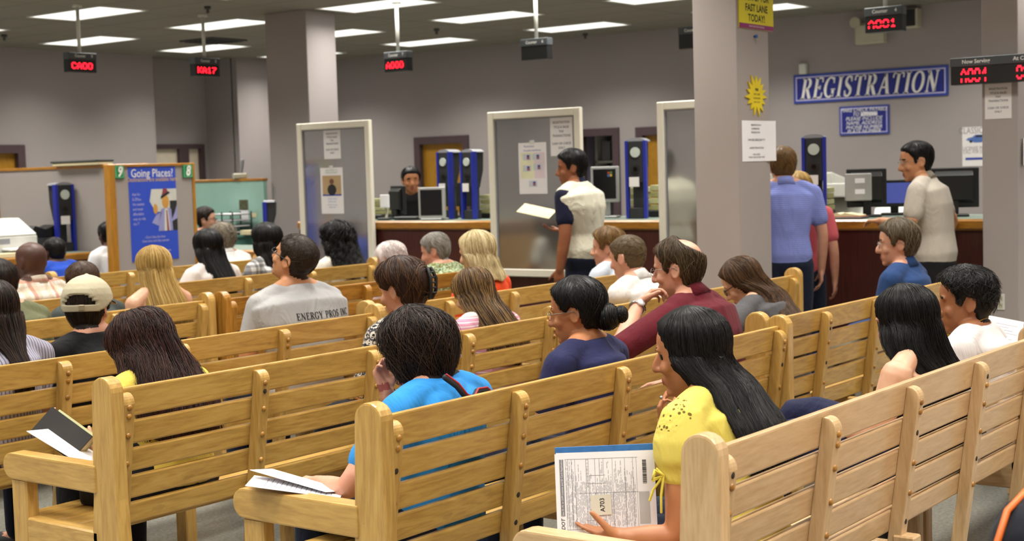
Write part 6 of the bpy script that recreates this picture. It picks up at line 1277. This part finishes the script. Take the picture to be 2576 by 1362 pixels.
fw = on_x(1350, 532, 8.9); fd_ = thing('folder', 'cream paper folder held out by the man in the cream polo', 'folder', tuple(fw), None, R(20)); MB().prism([(-.13, 0), (.13, 0), (.13, .004), (-.13, .004)], -.10, .10).xform(Matrix.Rotation(R(13), 4, 'X') @ Matrix.Rotation(R(-17), 4, 'Y')).build('cover', M_CREAM, fd_)
BB_ = person('person standing in a lavender polo and jeans at the counter beside the pillar', 1967, 366, X=9.0, kind='stand', byaw=-48, lean=0, hyaw=-4, hpitch=4, hs=1.05, sk=S_PINK, shirt=cloth('lavender_polo', '7480c4', 'fine_h', '9aa2d8'), sleeve='short', collar=cloth('lavender_polo', '7480c4'), pants=JEAN, vox=.009, seed=36, b=1.1,
    hair=dict(line='crop', th=(.018, .011, .011), mat=H_LIGHT, n=350, r=.0015, span=(.06, .14), off=.004, lump=.1))
BF_ = person('person in pink with blonde hair, almost hidden beyond the lavender polo man', 2010, 430, X=9.33, kind='stand', byaw=-70, lean=0, hs=.98, sk=S_PINK, shirt=cloth('salmon_pink', 'c85c64'), sleeve='short', pants=JEAN, vox=.0115, seed=37, female=True, hair=dict(line='woman', th=(.016, .016, .018), mat=H_BLOND, fall=(BOB, .15), n=200, r=.0016))
BC_ = person('person standing at the counter in a beige polo and black trousers', 2304, 353, X=9.15, kind='stand', byaw=8, lean=4, hyaw=30, hpitch=6, hs=1.05, sk=S_OLIVE, shirt=cloth('beige_polo', 'b5aca0'), sleeve='short', collar=cloth('taupe_collar', '8a8272'), pants=BLACKP, vox=.0085, seed=38, b=1.08, fat=1.1, glasses='metal',
    hair=dict(line='short', th=(.014, .011, .012), mat=H_BLACK, n=400, r=.0013, drift=.4, off=.003, lump=.05), arms=dict(R=dict(el_l=(.40, -.04, 1.16), wr_l=(.20, .08, 1.03), d=(-.6, .4, -.6), n=(-.5, 0, .5)), L=dict(el_l=(-.26, .10, 1.17), wr_l=(-.10, .33, 1.20), d=(.3, 1, 0), n=(0, 0, -1))))
# ------------------------------------------------------------------ things people hold or have put down
p0_, p1_ = P_y(132, 1024, 4.52), P_y(252, 1112, 4.30); e1 = unit(p1_ - p0_); e2 = unit(-IMG_U * .8 - IMG_F * .45); e2 = unit(e2 - e1 * (e2 @ e1)); e3 = np.cross(e1, e2)
bk = thing('book', 'open dark-covered hardback held above the near bench arm by the reading woman', 'book', mat=Matrix([[e1[i], e2[i], e3[i], p0_[i]] for i in range(3)] + [[0, 0, 0, 1]]))
MB().box(0, .215, 0, .115, -.003, .0, .001).build('cover', plain('dark_book_cover', '1a1410', .75, var=.4, vscale=12), bk); MB().prism([(.006, .0), (.212, 0), (.212, .024), (.12, .030), (.006, .022)], .002, .112, 'XZ').build('pages', M_CREAM, bk)
MB().prism([(.0, .046), (.206, .032), (.206, .046), (.1, .058), (.0, .052)], -.012, .09, 'XZ').build('raised_pages', plain('greenish_page', 'b4b48a', .8), bk)
ps = P_y(176, 1128, 4.36); t = thing('paper', 'white sheet under the reading woman\'s open book', 'paper', tuple(ps)); t.rotation_euler = (R(30), R(8), R(30)); MB().box(-.11, .12, -.13, .13, 0, .002).build('page', M_PAPERW, t)
t = thing('shoulder_bag', 'black bag lying on the bench seat below the reading woman\'s book', 'bag', (3.28, 4.22, .441)); V, F = [], []
me_ = remesh([ball_vf((0, 0, .11), (.13, .15, .12), 16), (lambda m: (np.array(m.v), m.f))(MB().box(-.13, .13, -.15, .15, .0, .12))], .012, 4); me_.materials.append(cloth('black_bag', '121214')); link('bag_body', me_, t); MB().tube([(-.08, -.1, .18), (-.12, .0, .22), (-.08, .1, .18)], .008, 8).build('bag_strap', M_BLACKM, t, True)
pp1 = P_y(745, 1226, 3.12)
for j, (dx, rz, lab) in enumerate((((0, 0, 0), 40, 'white printed form lying on the blue T-shirt woman\'s lap'), ((.03, .02, .012), 12, 'folded printed form on top of the blue T-shirt woman\'s papers'))):
    t = thing('paper', lab, 'paper', tuple(pp1 + np.array(dx))); t.rotation_euler = (R(10), R(4 + 6 * j), R(rz)); w_, h_ = (.108, .14) if j == 0 else (.06, .14); MB().box(-w_, w_, -h_, h_, 0, .0015).build('page', M_PAPERW, t); m = MB()
    for k_ in range(14): m.box(-w_ * .8, w_ * (.8 - .2 * (k_ % 3)), -h_ * .8 + k_ * h_ * .11, -h_ * .8 + k_ * h_ * .11 + .002, .0016, .0018)
    m.build('printed_lines', M_GREYINK, t)
q0, q1, q2 = P_y(1128, 955, 2.80), P_y(1168, 1000, 2.72), P_y(1215, 985, 2.74); t = thing('camera_strap', 'black and red camera strap hanging over the bench beside the blue T-shirt', 'strap', tuple(q1))
pts = np.array([P_y(1120, 950, 2.82), P_y(1150, 972, 2.80), P_y(1172, 1000, 2.78), P_y(1190, 1006, 2.78), P_y(1200, 985, 2.79), P_y(1222, 982, 2.80), P_y(1240, 1000, 2.80)]) - q1
m = MB(); m.tube(pts, .010, 8); m.build('webbing', M_BLACKM, t, True); m = MB(); m.tube(pts + np.array([0, -.006, .009]), .0035, 6); m.build('red_piping', plain('red_piping', 'a01828', .5), t, True)
# a bag in the row behind, only its orange piping reaching the frame, standing on that row's bench
make_bench(2.5, 4, PALE, 0, 'bench', 'pale maple bench outside the lower right corner, carrying the orange-trimmed bag', (2.98, .50, 0))
c = P_y(2574, 1275, .86); t = thing('backpack', 'black backpack with bright orange piping at the lower right frame edge', 'bag', (c[0] + .13, .86, .441))
me_ = remesh([ball_vf((0, 0, .40), (.15, .10, .10), 16), (lambda m: (np.array(m.v), m.f))(MB().box(-.15, .15, -.09, .09, .0, .40, .04))], .012, 5); me_.materials.append(cloth('black_navy_nylon', '14161e')); link('bag_body', me_, t)
opm = plain('orange_piping', 'd8641c', .5)
for s in (-1, 1): MB().tube([(-.155, s * .05, .02), (-.157, s * .06, .2), (-.155, s * .055, .38), (-.10, s * .04, .475), (.0, s * .03, .50), (.10, s * .04, .475)], .007, 8).build('piping', opm, t, True)
